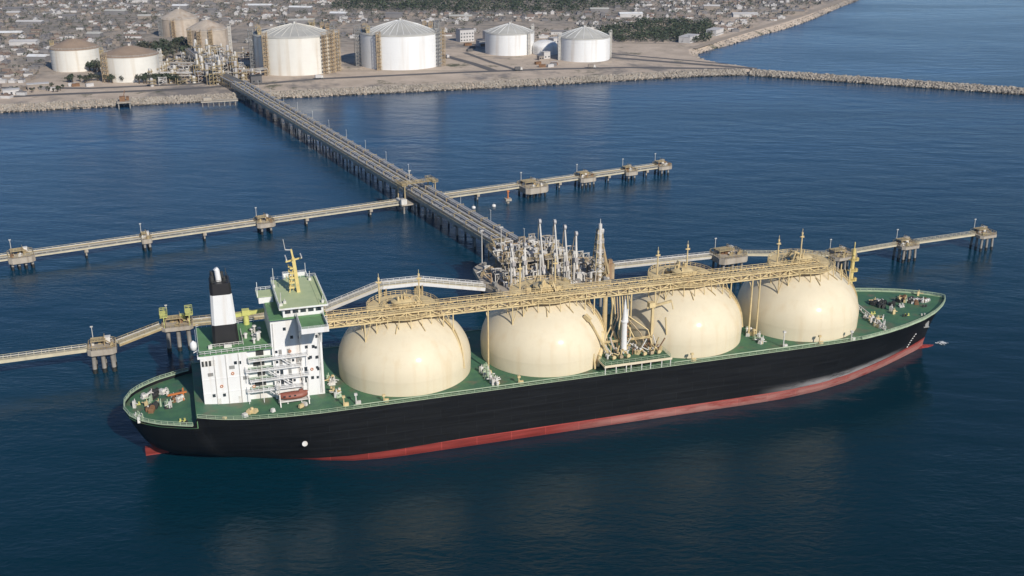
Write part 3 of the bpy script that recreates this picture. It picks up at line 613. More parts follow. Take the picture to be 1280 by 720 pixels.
# manifold between domes 2 and 3
MF = bpy.data.objects.new('manifold', None); col.objects.link(MF); MF.parent = ship
mb = MB(); mb.bb(57.8, 80.2, -23.2, -14.0, 20.1, 20.32); mb.build('manifold_deck', 'deck', MF)
MB().bb(57.6, 80.4, -23.5, -23.2, 19.75, 20.45).bb(57.6, 57.8, -23.4, -17, 19.8, 20.45).build('manifold_kerb', 'cream', MF)
for x in (58, 61.6, 65, 66.6, 70.2, 73.2, 77, 80): MB().beam((x, -23.1, 17.4), (x, -23.1, 20.1), .28).beam((x, -15, 17.4), (x, -15, 20.1), .28).build('manifold_post', 'white2', MF)
MB().rail([(58, -15, 20.3), (58, -23, 20.3), (80, -23, 20.3), (80, -15, 20.3)], 1.2, 2, .08).build('manifold_rail', 'deckrail', MF)
for i, x in enumerate((62, 64.4, 66.8, 72.4, 74.8, 77.2)):
    mb = MB(); r = .55; mb.path([(x, -20.6, 21.6), (x, -15, 21.7), (x, -11.5, 23.4 + (i % 3)), (69 + (i-2.5) * .9, -9, 30), (69 + (i-2.5) * .9, -7.5, 37.4)], r * .42, 10); mb.cyl((x, -20.7, 21.6), (x, -20.4, 21.6), .6, n=12); mb.cyl((x, -18, 21.6), (x, -17.7, 21.6), .55, n=12); mb.beam((x, -19.4, 20.3), (x, -19.4, 21.4), .4); mb.build('loading_pipe', ('cream2', 'rustpipe', 'cream2')[i % 3], MF)
for i in range(44):
    x = rnd.uniform(58.6, 79.4); y = rnd.uniform(-19, -12.5); h = rnd.uniform(.8, 3.2); mb = MB(); k = rnd.random()
    if k < .4: mb.cyl((x, y, 20.2), (x, y, 20.3 + h), rnd.uniform(.15, .4), n=8); mb.cyl((x, y, 20.2 + h * .6), (x + rnd.uniform(-2.5, 2.5), y + rnd.uniform(-2, 2), 20.4 + h), .16, n=7)
    elif k < .75: mb.box((x, y, 20.3 + h / 3), (rnd.uniform(.5, 1.6), rnd.uniform(.5, 1.3), h / 1.5), rnd.uniform(0, 1.5))
    else: mb.beam((x, y, 20.3), (x + rnd.uniform(-3, 3), y + rnd.uniform(-1, 3), 21 + h * 1.6), .3)
    mb.build('valve_gear', rnd.choice(('white2', 'white2', 'cream2', 'rust', 'lpipe')), MF)
MB().truss((60, -13.4, 23.6), (79.5, -13.4, 23.6), .5, 3, .16).build('pipe_support', 'cream2', MF)
MB().beam((60, -13.4, 17.4), (60, -13.4, 24.2), .3).beam((79.5, -13.4, 17.4), (79.5, -13.4, 24.2), .3).build('pipe_support', 'cream2', MF)
kp = MB().cyl((67.4, -15, 17.4), (67.4, -15, 31), 1.05, .85, 14); kp.cyl((67.4, -15, 31), (67.4, -15, 36), .85, .45, 14); kp.cyl((67.4, -15, 36), (67.4, -15, 38.4), .45, .1, 10); kp.beam((68.3, -15, 30), (68.3, -15, 35), .3); kp.cyl((67.4, -15, 30.8), (67.4, -15, 31.2), 1.2, n=14); kp.build('kingpost', 'white', MF)
for i in range(4): MB().box((68.3, -15.4, 26 + i * 1.4), (.5, .5, .7)).build('kingpost_gear', 'rust', MF)
MB().cyl((63.2, -8.8, 17.4), (63.2, -8.8, 37.6), .8, .7, 12).path([(65.4, -9, 37), (65.8, -9, 34), (65.2, -9.4, 28), (66.8, -10, 23)], .45, 8).build('riser_pipe', 'cream2', MF)
MB().beam((55.6, -13.5, 33), (61, -17.5, 22), .55, .5).beam((54.9, -12.6, 33.6), (56.2, -14, 32.2), 1.2, 1.2).build('crane_jib', 'cream2', MF)
MB().beam((76, -12.5, 33.5), (83.5, -14.5, 35.8), .7).beam((78, -12.5, 17.4), (78, -12.5, 34), .8).beam((81, -16, 31), (81.6, -16, 25), .4).box((77.5, -12.5, 34.5), (2, 2, 1.6)).beam((83.5, -14.5, 35.8), (84, -15, 33), .3).build('hose_crane', 'cream2', MF)
MB().path([(57.6, -17.5, 18), (58.4, -17, 21), (60.5, -14.5, 24), (61, -12, 27)], .7, 9).path([(56.4, -18.6, 17.6), (56.2, -17.6, 22.5)], .35, 8).build('vent_hose', 'cream2', MF)
# deck gear between the domes, along the deck and forward
def gear(cx, cy, z, kinds, spread, n, seed):
    rr = random.Random(seed)
    for i in range(n):
        x = cx + rr.uniform(-1, 1) * spread[0]; y = cy + rr.uniform(-1, 1) * spread[1]; k = rr.choice(kinds); mb = MB(); m = rr.choice(('white2', 'white2', 'cream2', 'deckrail'))
        if k == 'vent': h = rr.uniform(1, 2.4); mb.cyl((x, y, z), (x, y, z + h), .32, .28, 9); mb.cyl((x, y, z + h), (x, y, z + h + .4), .55, .4, 9); name = 'deck_vent'
        elif k == 'valve': h = rr.uniform(.9, 2.2); mb.box((x, y, z + h/2), (rr.uniform(.4, 1.2), rr.uniform(.4, 1.1), h), rr.uniform(0, 3)); mb.cyl((x, y, z + h*.7), (x + rr.uniform(-2, 2), y + rr.uniform(-1.5, 1.5), z + h*.7), .18, n=7); mb.cyl((x+.2, y, z), (x+.2, y, z + h + .7), .14, n=7); name = 'valve_gear'
        elif k == 'winch':
            a = rr.uniform(0, 1.5); c, s_ = math.cos(a), math.sin(a); mb.cyl((x - c*1.1, y - s_*1.1, z + .8), (x + c*1.1, y + s_*1.1, z + .8), .5, n=12)
            for t in (-1.1, 0, 1.1): mb.cyl((x + c*(t-.1), y + s_*(t-.1), z + .8), (x + c*(t+.1), y + s_*(t+.1), z + .8), .75, n=12)
            mb.box((x, y, z + .2), (2.8, 1.5, .4), a); mb.box((x - s_*1.2, y + c*1.2, z + .6), (1, .8, 1.1), a); name = 'mooring_winch'; m = rr.choice(('white2', 'dark', 'rust', 'white2') if seed % 2 else ('dark', 'dark', 'rust', 'white2'))
        elif k == 'bitt': mb.box((x, y, z + .1), (2, .7, .2)); mb.cyl((x-.6, y, z), (x-.6, y, z+.9), .28, n=9); mb.cyl((x+.6, y, z), (x+.6, y, z+.9), .28, n=9); name = 'bollard'; m = rr.choice(('white2', 'ygreen', 'dark'))
        else: mb.box((x, y, z + .5), (rr.uniform(.8, 2), rr.uniform(.8, 1.6), 1.0), rr.uniform(0, 1), top=(.8, .8)); name = 'hatch'
        mb.build(name, m, ship)
for i, (cx, cy) in enumerate(((22.9, -15.5), (22.9, -10), (23.5, -19), (116.4, -13.5), (-23.6, -13), (-23.8, -3), (116, -8), (22.9, 14), (70, 14), (116, 14))):
    gear(cx, cy, 17.4, ('valve', 'valve', 'vent', 'hatch'), (1.1, 2.6), 9, 40 + i)
gear(162, -10, 17.5, ('valve', 'vent', 'hatch'), (1.6, 6.5), 14, 61)
gear(181, 2, 17.75, ('winch', 'winch', 'winch', 'valve'), (11.5, 3.4), 20, 62)
gear(186, -2, 17.9, ('bitt', 'hatch', 'winch'), (6, 5), 9, 64)
gear(174, -8, 17.6, ('hatch', 'bitt', 'valve'), (9, 5), 9, 66)
gear(-73, 1, 16.0, ('winch', 'winch', 'valve', 'valve'), (6, 7), 16, 63)
gear(-76, -3, 16.0, ('valve', 'bitt'), (5, 8), 14, 67)
gear(-67.5, -14.6, 16.0, ('bitt',), (.8, 1), 2, 69)
gear(-45, -18.5, 17.9, ('hatch', 'vent', 'bitt'), (12, 2.4), 8, 71)
MB().truss((161.6, -19, 17.6), (165.5, 8, 17.6), 1.5, 3, .2).build('breakwater_frame', 'white2', ship)
for cx, cy, h in ((121.5, -20.8, 5.5), (134, -22.2, 3), (146, -22.4, 3.2), (88, -22, 2.6), (30.5, -21.5, 2.4), (-22.6, -20.6, 3), (-19, -20.5, 3.2), (-11, -21.6, 2.2)):
    MB().cyl((cx, cy, 17.4), (cx, cy, 17.4 + h), .22, .16, 8).box((cx, cy, 17.4 + h), (.9, .7, .6)).box((cx + .8, cy, 17.9), (1.2, .7, 1)).build('deck_light_post', 'white2' if h > 3 else 'cream2', ship)
MB().path([(-20, -22, 17.9), (56, -22, 17.9)], .16, 6).path([(82, -22, 17.9), (150, -21.6, 17.9)], .16, 6).build('fire_main', 'deckrail', ship)
MB().beam((-71.5, 2, 17.4), (-66, 2.6, 17.6), .5).beam((-67, 0, 16), (-67, 4.5, 18), .4).build('deck_crane', 'orange', ship)
MB().cyl((-34.8, -22.7, 8.2), (-34.8, -23.0, 8.2), .8, n=14).build('hull_fitting', 'white', ship)
MB().bb(-79.5, -73, -.8, .8, -4, 2.4).build('rudder', 'boot', ship)
for i in range(7):                                              # draught marks near the bow
    s = (186.5 - DX0) / (DX1 - DX0); x, w_ = hull_pt(s, 4 + i * .9); MB().box((x, -w_ - .03, 4 + i * .9), (.7, .06, .35)).build('draught_mark', 'white', ship)
for sg in (-1, 1):
    x, w_ = hull_pt((190 - DX0) / (DX1 - DX0), 12.5); MB().box((x, sg * (w_ + .25), 12.5), (1.4, .6, 2.4)).beam((x-1.1, sg*(w_+.3), 11.4), (x+1.1, sg*(w_+.3), 11.4), .4).build('anchor', 'steel', ship)

# lifeboat in davits on the near side
lb = thing('lifeboat', 'red enclosed lifeboat hung beside the white deckhouse', 'lifeboat', (-36.2, -14.6, 19.0))
vs = []; secs = [(-4.2, .15, .9), (-3.6, .9, .35), (-2.2, 1.35, .08), (0, 1.5, 0), (2.2, 1.35, .08), (3.6, .9, .35), (4.2, .15, .9)]
ring = [(0, 0), (.75, .35), (1, 1.0), (.92, 1.25), (.72, 2.0), (0, 2.25)]
full = ring + [(-a, b) for a, b in ring[-2:0:-1]]
for x, w_, kz in secs:
    for a, b in full: vs.append((x, a * w_, kz + b * (1 - kz * .45)))
k = len(full); mb = MB().add(vs, [(i*k+j, (i+1)*k+j, (i+1)*k+(j+1) % k, i*k+(j+1) % k) for i in range(len(secs)-1) for j in range(k)] + [tuple(range(k-1, -1, -1)), tuple(range((len(secs)-1)*k, len(secs)*k))], 0, True); mb.build('boat_hull', 'red', lb)
MB().box((2.2, 0, 2.35), (1.4, 1.2, .7), top=(.8, .8)).build('boat_cabin', 'red', lb)
for x in (-3, -1.5, 0): MB().bb(x, x + .6, -1.42, -1.2, 1.35, 1.7).build('boat_window', 'glass', lb)
for x in (-40.2, -32.0):
    MB().beam((x, -13.2, 17.6), (x, -15.6, 24.2), .35).beam((x, -15.6, 24.2), (x, -14.4, 24.8), .3).beam((x, -14.6, 24.6), (x, -14.6, 21.6), .1).beam((x, -16.6, 17.6), (x, -15.0, 21), .3).build('davit', 'white2', ship)
MB().bb(-40.6, -31.6, -15.4, -13.8, 18.5, 18.9).beam((-38, -14.6, 17.5), (-38, -14.6, 18.6), .3).beam((-34, -14.6, 17.5), (-34, -14.6, 18.6), .3).build('boat_cradle', 'white2', ship)

# ------------------------------------------------------------------ jetty pieces
def bent_mesh(w, z, np_, r):
    mb = MB(); mb.bb(-w/2, w/2, -.8, .8, z - 1.3, z, 0)
    for i in range(np_):
        x = -w/2 + w * (i + .5) / np_; mb.cyl((x, 0, 1.3), (x, 0, z - 1.2), r, r, 10, 0, False); mb.cyl((x, 0, -4), (x, 0, 1.3), r * 1.06, r * 1.06, 10, 1)
    return mb.mesh('pile_bent', ['conc', 'wetpile'])
def span(name, label, cat, a, b, w, z, pipes, group=None, z2=None, kind='tan', bents=0, depth=1.0, rails=True, hood=None):
    """straight jetty bridge from a to b; object at a, local +Y runs along the bridge"""
    a, b = Vector((a[0], a[1], z)), Vector((b[0], b[1], z if z2 is None else z2)); L = math.hypot(b.x - a.x, b.y - a.y); dz = b.z - a.z
    t = thing(name, label, cat, a, math.atan2(-(b.x - a.x), b.y - a.y), group)
    P = lambda x, y, h: (x, y, h + dz * y / L)
    mb = MB(); mb.beam(P(0, 0, -.15), P(0, L, -.15), w, .3); mb.build('deck', 'steel' if w > 4 and w < 7 else 'walk', t)
    for s in (-1, 1): MB().beam(P(s * (w/2 - .15), 0, -.3 - depth/2), P(s * (w/2 - .15), L, -.3 - depth/2), .35, depth).build('girder', kind, t)
    if rails:
        for s in (-1, 1): MB().rail([P(s * (w/2 - .1), 0, 0), P(s * (w/2 - .1), L, 0)], 1.2, 2.4, .12).build('railing', kind, t)
    for (x, h, r, m) in pipes:
        mb = MB().cyl(P(x, 0, h), P(x, L, h), r, n=8)
        for i in range(int(L / 6)): mb.box(P(x, 3 + i * 6, h - r - max(.0, h - r) / 2), (.5, .3, max(.1, h - r)))
        mb.build('pipe', m, t)
    if bents:
        me = bent_mesh(w + .6, z - .3 - depth - .05, 2 if w < 7 else 3, .5 if w > 7 else .4); k = max(1, int(L / bents))
        for i in range(k): link('pile_bent', me, t, (0, (i + .5) * L / k, -z))
    return t
def dolphin(label, x, y, w, d, z, thick, rz, seed, kind='mooring dolphin', piles=(3, 3), slabm='conc', extra='hooks', pr=.55, cage=False):
    rr = random.Random(seed); t = thing('mooring_dolphin', label, 'dolphin', (x, y, 0), rz)
    ch = min(w, d) * .14; pts = [(-w/2+ch, -d/2), (w/2-ch, -d/2), (w/2, -d/2+ch), (w/2, d/2-ch), (w/2-ch, d/2), (-w/2+ch, d/2), (-w/2, d/2-ch), (-w/2, -d/2+ch)]
    MB().prism(pts, z - thick, z, 0).build('slab', slabm, t)
    for i in range(piles[0]):
        for j in range(piles[1]):
            px = -w/2 + w * (i + .5) / piles[0]; py = -d/2 + d * (j + .5) / piles[1]
            mb = MB(); mb.cyl((px, py, 1.6), (px * .94, py * .94, z - thick + .1), pr, pr, 10, 0); mb.cyl((px * 1.04, py * 1.04, -4), (px, py, 1.6), pr * 1.05, pr * 1.05, 10, 1); mb.build('pile', ['pile', 'wetpile'], t)
    mb = MB(); q = [(a * .94, b * .94, z) for a, b in pts]; mb.rail(q, 1.2, 1.7, .13, closed=True); mb.build('railing', 'tan', t)
    for k in range(7 if w < 12 else 11):
        hx, hy = rr.uniform(-.38, .38) * w, rr.uniform(-.38, .38) * d
        mb = MB().box((hx, hy, z + .5), (1.4, 1.1, 1.0), rr.uniform(0, 3), top=(.7, .8)); mb.cyl((hx, hy, z + .9), (hx + .2, hy, z + 1.5), .4, n=9); mb.beam((hx, hy, z + 1.0), (hx + .9, hy - .9, z + 1.1), .3); mb.build('mooring_hook', rr.choice(('tan', 'rust', 'white2', 'tan')), t)
    mb = MB(); hx = w*.05; mb.rail([(-w*.35, -d*.1, z + 2.2), (w*.1, -d*.1, z + 2.2), (w*.1, d*.3, z + 2.2)], 1.1, 1.2, .13); mb.bb(-w*.38, w*.14, -d*.14, d*.3, z + 2.0, z + 2.2)
    for (qx, qy) in ((-.35, -.1), (.1, -.1), (-.35, .27), (.1, .27)): mb.beam((w*qx, d*qy, z), (w*qx, d*qy, z + 2.1), .22)
    mb.beam((w*.14, -d*.1, z + 2), (w*.42, -d*.1, z), .8, .15); mb.build('access_platform', 'tan', t)
    mb = MB().cyl((-w*.3, d*.32, z), (-w*.3, d*.32, z + 6.2), .16, .12, 8); mb.box((-w*.3, d*.32, z + 6.2), (.9, .4, .35)); mb.build('lamp_post', 'lpipe', t)
    mb = MB().box((w*.2, d*.25, z + 1.1), (1.8, 1.6, 2.2)); mb.box((w*.2, d*.25, z + 2.25), (2.1, 1.9, .15)); mb.build('control_cabinet', 'ygreen' if cage else 'white2', t)
    if cage:
        mb = MB()
        for sx in (-1, 1):
            for sy in (-1, 1): mb.beam((sx*w*.4, sy*d*.4, z), (sx*w*.4, sy*d*.4, z + 4), .25)
            mb.rail([(sx*w*.4 - 1.3, -d*.4, z + 4), (sx*w*.4 + 1.3, -d*.4, z + 4), (sx*w*.4 + 1.3, d*.4, z + 4), (sx*w*.4 - 1.3, d*.4, z + 4)], 1.1, 1.4, .14, closed=True)
            mb.bb(sx*w*.4 - 1.3, sx*w*.4 + 1.3, -d*.4, d*.4, z + 3.8, z + 4)
        mb.build('hook_gallery', 'ygreen', t)
    return t
# main pipe trestle from the shore to the loading platform
TA, TB = (79.5, 112.0), (-7.5, 586.0)
TL = math.hypot(TB[0]-TA[0], TB[1]-TA[1]); TRZ = math.atan2(-(TB[0]-TA[0]), TB[1]-TA[1])
tpipes = [(-5.2, 1.0, .55, 'lpipe'), (-3.9, .9, .42, 'pipe'), (-2.7, 1.0, .55, 'lpipe'), (-1.6, .8, .35, 'steel'), (1.9, .9, .42, 'lpipe'), (2.9, .8, .35, 'pipe'), (3.9, 1.0, .55, 'pipe'), (5.1, .9, .42, 'lpipe'), (-4.5, 2.6, .4, 'pipe'), (-3.2, 2.6, .4, 'lpipe'), (3.4, 2.6, .4, 'lpipe'), (4.6, 2.6, .4, 'pipe')]
tr = span('pipe_trestle', 'long straight trestle carrying bundled pipes from the shore to the loading platform', 'jetty', TA, TB, 12.4, 9.0, tpipes, bents=19, depth=1.6, kind='conc')
rackm = MB()
for s in (-1, 1):
    rackm.beam((s*5.6, 0, 0), (s*5.6, 0, 3.1), .22); rackm.beam((s*2.2, 0, 0), (s*2.2, 0, 3.1), .22); rackm.beam((s*5.7, 0, 2.1), (s*2.1, 0, 2.1), .2); rackm.beam((s*5.7, 0, 3.1), (s*2.1, 0, 3.1), .2)
rackm.beam((-5.7, 0, .12), (5.7, 0, .12), .24); rme = rackm.mesh('pipe_support_frame', 'tan')
for i in range(int(TL / 13)): link('pipe_support_frame', rme, tr, (0, 3 + i * 13, 0))
lme = MB().cyl((0,0,0), (0,0,7), .12, .09, 6).box((0,.4,7), (.3,1.2,.2)).mesh('lamp_post', 'lpipe')
for i in range(14): link('lamp_post', lme, tr, (6.4, 20 + i * 33, 0))
# second jetty line
def AJ(x): return 194.5 + (x + 132) * .191
def along(name, label, cat, x0, x1, f, w, z, pipes, **k): return span(name, label, cat, (x0, f(x0)), (x1, f(x1)), w, z, pipes, **k)
jp = [(-1.9, .5, .22, 'lpipe'), (-1.2, .5, .2, 'tan'), (1.9, .5, .22, 'lpipe')]
JA = [(-262, -134, 'pale walkway running out of view at the left of the back jetty'), (-130, -80, 'pale walkway between the far left dolphin and the slim lamp dolphin of the back jetty'), (-77.5, -28, 'pale walkway between the slim lamp dolphin and the cluttered left dolphin of the back jetty'),
      (-20, 46, 'pale walkway from the cluttered left dolphin to the pipe trestle crossing'), (63, 115, 'pale walkway from the pipe trestle crossing to the large square dolphin'), (127, 150, 'short pale walkway right of the large square dolphin of the back jetty'),
      (160, 180, 'short pale walkway between two small dolphins near the right end of the back jetty'), (188, 203, 'last short pale walkway at the right end of the back jetty')]
for (a, b, lab) in JA: along('jetty_walkway', lab, 'walkway', a, b, AJ, 4.8, 5.4, jp, bents=30, depth=.7, kind='walk', group='walkways of the back jetty')
az = math.atan(.193)
for i, (x, dy, w, d, z, th, lab) in enumerate(((-131.5, 0, 11, 11, 6.6, 3.0, 'cluttered square mooring dolphin at the far left of the back jetty'), (-78.8, -1, 4.6, 7, 6.6, 2.4, 'slim mooring dolphin with a lamp on the left of the back jetty'), (-24, -1, 9, 10, 6.6, 2.4, 'cluttered mooring dolphin in the middle of the left half of the back jetty'),
        (121, -4, 14, 15, 6.8, 3.6, 'largest pale square dolphin just right of the trestle on the back jetty'), (155, -1, 10, 11, 6.6, 2.6, 'mooring dolphin right of the large square dolphin on the back jetty'), (184, -1, 8, 9, 6.4, 2.4, 'second mooring dolphin from the right end of the back jetty'), (207, 0, 9, 10, 6.6, 2.2, 'mooring dolphin at the right end of the back jetty'))):
    dolphin(lab, x, AJ(x) + dy, w, d, z - .9, th * .85, az, 200 + i, piles=(4, 3) if w > 9 else (2, 3))
# crossing platform where trestle and back jetty meet
cp = thing('crossing_platform', 'open steel crossing platform where the pipe trestle meets the back jetty', 'platform', (55.4, 230.5, 0), az)
MB().bb(-11, 11, -6, 6, 4.6, 5.3).build('slab', 'conc', cp)
for x in (-9, -3, 3, 9):
    for y in (-4, 4): MB().cyl((x, y, -4), (x, y, 4.7), .5, n=10).build('pile', 'pile', cp)
for x in (-8.5, 8.5):
    mb = MB()
    for y in (-4.5, 4.5): mb.beam((x, y, 5.2), (x, y, 14.6), .5)
    mb.beam((x, -5, 14.6), (x, 5, 14.6), .6); mb.bb(x - 1.6, x + 1.6, -5, 5, 14.6, 14.8); mb.rail([(x-1.5, -5, 14.8), (x+1.5, -5, 14.8), (x+1.5, 5, 14.8), (x-1.5, 5, 14.8)], 1.2, 1.8, .13, closed=True); mb.build('gantry_tower', 'tan', cp)
MB().bb(-9.5, 9.5, -3.2, -1.2, 14.9, 15.1).rail([(-9, -3.2, 15.1), (9, -3.2, 15.1)], 1.2, 2, .13).rail([(-9, -1.2, 15.1), (9, -1.2, 15.1)], 1.2, 2, .13).build('gantry_bridge', 'tan', cp)
MB().cyl((-2, 4, 5), (-2, 4, 20), .2, .15, 8).box((-2, 4, 20), (1.5, .6, .4)).build('lamp_mast', 'lpipe', cp)
MB().bb(-11, -8, -5.8, -3.6, 5.3, 8.0).bb(-10.8, -9.4, -2, 2, 5.3, 7.2).build('cabin', 'white2', cp)
# front jetty line beside the ship
dolphin('square dolphin nearest the left edge of the photo beside the front walkway', -93, 68, 9.5, 9, 9.2, 2.0, 0, 301, piles=(3, 2), pr=.75)
dolphin('yellow railed dolphin just behind the tanker stern', -67.5, 79.5, 11, 9, 10.0, 1.4, 0, 302, piles=(3, 2), pr=.75, cage=True)
dolphin('mooring dolphin right behind the foremost dome', 211, 82, 12, 10, 7.6, 1.2, .1, 303, piles=(3, 3))
dolphin('mooring dolphin second from the right off the tanker bow', 247, 86, 10, 9, 7.6, 1.2, .1, 304, piles=(3, 3))
dolphin('mooring dolphin at the right end off the tanker bow', 291, 89, 10, 9, 7.6, 1.2, .1, 305, piles=(3, 3))
dolphin('breasting dolphin with dark gear behind the third and fourth domes', 157, 84, 14, 12, 12.5, 2.4, .08, 306, piles=(3, 3))
sp = [(-.9, .5, .18, 'lpipe')]
span('catwalk', 'narrow catwalk running out of view at the left edge of the photo', 'catwalk', (-240, 60), (-98, 67.5), 2.2, 9.0, sp, kind='walk', bents=60, depth=.8)
span('catwalk', 'sloping catwalk joining the two dolphins behind the tanker stern', 'catwalk', (-88, 69), (-73.2, 78), 3.0, 9.2, sp, z2=10.2, kind='tan', depth=.8)
span('catwalk', 'level catwalk running behind the funnel from the yellow railed dolphin', 'catwalk', (-62, 79.5), (-14, 79), 3.4, 10.0, sp, kind='tan', depth=1.0, bents=24)
span('catwalk', 'rising left flank of the arched catwalk beyond the aft dome', 'catwalk', (-14, 79), (8, 78.5), 3.6, 10.0, sp, z2=17.2, kind='lpipe', depth=1.1)
span('catwalk', 'level white crest of the arched catwalk beyond the aft dome', 'catwalk', (8, 78.5), (22, 78.5), 3.6, 17.2, sp, kind='white', depth=1.3)
span('catwalk', 'falling white right flank of the arched catwalk towards the loading platform', 'catwalk', (22, 78.5), (48, 78), 3.6, 17.2, sp, z2=12.2, kind='white', depth=1.3)
for x in (8, 22):
    t = thing('catwalk_tower', 'tan trestle tower under the %s end of the arched catwalk crest' % ('left' if x == 8 else 'right'), 'tower', (x, 78.5, 0)); mb = MB()
    for sx in (-1, 1):
        for sy in (-1.6, 1.6): mb.cyl((sx * 1.5, sy * 1.3, -4), (sx, sy, 15.8), .4, .35, 10)
    mb.build('leg', 'tan', t); MB().beam((-1.2, -1.6, 8), (1.2, -1.6, 14), .25).beam((1.2, 1.6, 8), (-1.2, 1.6, 14), .25).bb(-1.7, 1.7, -2.2, 2.2, 7.6, 8.2).build('bracing', 'tan', t)
span('catwalk', 'pale catwalk from the loading platform behind the third dome', 'catwalk', (99, 86), (150, 86), 3.0, 12.0, sp, kind='lpipe', depth=.8, bents=26)
span('catwalk', 'pale catwalk passing behind the foremost dome', 'catwalk', (164, 85.5), (205, 83), 2.0, 11.5, [], z2=7.8, kind='walk', depth=.5)
span('catwalk', 'thin catwalk joining the first two dolphins off the bow', 'catwalk', (217, 83), (242, 86), 1.0, 7.7, [], kind='walk', depth=.35)
span('catwalk', 'pale catwalk joining the last two dolphins at the right', 'catwalk', (252, 86.5), (286, 89), 1.7, 7.7, [], kind='walk', depth=.4)
# loading platform
LP = thing('loading_platform', 'crowded concrete loading platform at the head of the pipe trestle', 'platform', (72, 90, 0))
MB().prism([(-24,-10),(-19,-22),(25,-22),(27,-18),(27,16),(20,24),(-10,24),(-22,12)], 9.6, 11.4).build('slab', 'conc', LP)
for i in range(6):
    for j in range(4): MB().cyl((-17 + i*8, -17 + j*11, -4), (-17 + i*8, -17 + j*11, 9.7), .6, n=10).build('pile', 'pile', LP)
MB().bb(-14, 16, -2, 20, 16.6, 17.1).build('upper_deck', 'conc', LP)
for x in (-13, -3, 6, 15):
    for y in (-1.5, 9, 19.5): MB().beam((x, y, 11.3), (x, y, 16.7), .5).build('column', 'tan', LP)
MB().rail([(-14,-2,17.1), (16,-2,17.1), (16,20,17.1), (-14,20,17.1)], 1.2, 1.8, .14, closed=True).build('upper_railing', 'tan', LP)
MB().rail([(-23.5,-9.6,11.4), (-19,-21.6,11.4), (25,-21.6,11.4), (26.6,-17.6,11.4), (26.6,15.6,11.4)], 1.2, 1.8, .14).build('lower_railing', 'tan', LP)
rr = random.Random(77)
for i in range(410):
    up = rr.random() < .45; z = 17.1 if up else 11.4; x = rr.uniform(-13, 15) if up else rr.uniform(-21, 25); y = rr.uniform(-1, 19) if up else rr.uniform(-20, 10)
    if not up and x < -16 and y < -14 - (x + 16) * -2: y = rr.uniform(-6, 8)
    mb = MB(); k = rr.random(); m = rr.choice(('lpipe', 'lpipe', 'pipe', 'white2', 'white2', 'tan', 'conc', 'rustpipe', 'steel')); h = rr.uniform(1.0, 4.2) * (1.5 if rr.random() < .25 else 1)
    if k < .3: mb.cyl((x, y, z), (x, y, z + h), rr.uniform(.2, .6), n=9); mb.path([(x, y, z + h), (x + rr.uniform(-4, 4), y, z + h), (x + rr.uniform(-4, 4), y, z)], .22, 7); name = 'pipe'
    elif k < .5: L = rr.uniform(4, 12); a = rr.choice((0, 1)); q = (x + L * a * .6 - 3 * a, y + L * (1 - a) * .6 - 2, z + h * .5); mb.cyl((x, y, z + h * .5), q, rr.uniform(.25, .5), n=9); mb.beam((x, y, z), (x, y, z + h * .5), .25); mb.beam((q[0], q[1], z), q, .25); name = 'pipe_run'
    elif k < .75: mb.box((x, y, z + h * .3), (rr.uniform(1, 3), rr.uniform(1, 2.6), h * .6), rr.choice((0, .3))); mb.box((x, y, z + h * .6 + .1), (1, .8, .3)); name = 'equipment_skid'
    else: mb.beam((x, y, z), (x, y, z + h), .3); mb.beam((x + 2.4, y, z), (x + 2.4, y, z + h), .3); mb.beam((x - .3, y, z + h), (x + 2.7, y, z + h), .3); mb.beam((x, y, z + .2), (x + 2.4, y, z + h), .15); name = 'pipe_frame'
    mb.build(name, m, LP)
for (x, y, w_, d, h, m) in ((-6, 21, 5, 4, 7.4, 'ygreen'), (4, 20.5, 4.5, 4, 7.0, 'ygreen')):
    t = thing('control_cabin', 'small yellow control cabin at the %s of the loading platform' % ('back left corner' if x < 0 else 'back centre'), 'cabin', (72 + x, 90 + y, 11.4)); MB().bb(-w_/2, w_/2, -d/2, d/2, 0, h).build('wall', m, t); MB().bb(-w_/2-.3, w_/2+.3, -d/2-.3, d/2+.3, h, h + .3).build('roof', 'tan', t); MB().bb(-1.6, 1.6, -d/2 - .06, -d/2, h - 2, h - .8).build('window', 'glass', t)
mb = MB(); mb.cyl((-11, 8, 11.4), (-11, 8, 29), .25, .18, 8); mb.box((-11, 8, 29), (1.6, 1.2, .4)); mb.cyl((-18, 12, 11.4), (-18, 12, 27), .25, .18, 8); mb.box((-18, 12, 27), (1.4, 1, .4)); mb.build('lamp_mast', 'lpipe', LP)
def ship_loader(label, x, y, apex, lean):
    t = thing('ship_loader', label, 'loading arm', (x, y, 11.4), 0, 'marine loading arms on the platform')
    MB().cyl((0,0,0), (0,0,12.5), .5, .42, 12).box((0,0,.4), (2.2,2.2,.8)).box((0,0,12.6), (1.2,1.1,1.2)).build('riser', 'lpipe', t)
    ax, ay = lean; MB().beam((.7, 0, 12.6), (.7 + ax, ay, apex - 11.4), .5, .62).beam((.7, 0, 12.6), (.7 - ax * .35, -ay * .35, 12.6 - (apex - 24) * .35), .55, .7).build('inboard_arm', 'lpipe', t)
    MB().beam((.7 + ax, ay, apex - 11.4), (1.2, ay - 1.8, 7.2), .5, .7).cyl((1.2, ay - 1.8, 7.3), (1.2, ay - 2.2, 5.6), .5, .65, 10).build('outboard_arm', 'white2', t)
    MB().cyl((.3 + ax, ay, apex - 11.4), (1.2 + ax, ay, apex - 11.4), 1.0, n=16).build('sheave', 'pipe', t); MB().box((.7 - ax * .35, -ay * .35, 12.3 - (apex - 24) * .35), (1.4, 1.4, 1.6)).build('counterweight', 'pipe', t)
    MB().beam((-.8, .8, 0), (-.8, .8, 12), .2).beam((-.8, .8, 12), (.4 + ax, ay + .5, apex - 12), .18).rail([(-1.4, 1.4, 12), (1.6, 1.4, 12)], 1, 1, .12).build('access_ladder', 'tan', t)
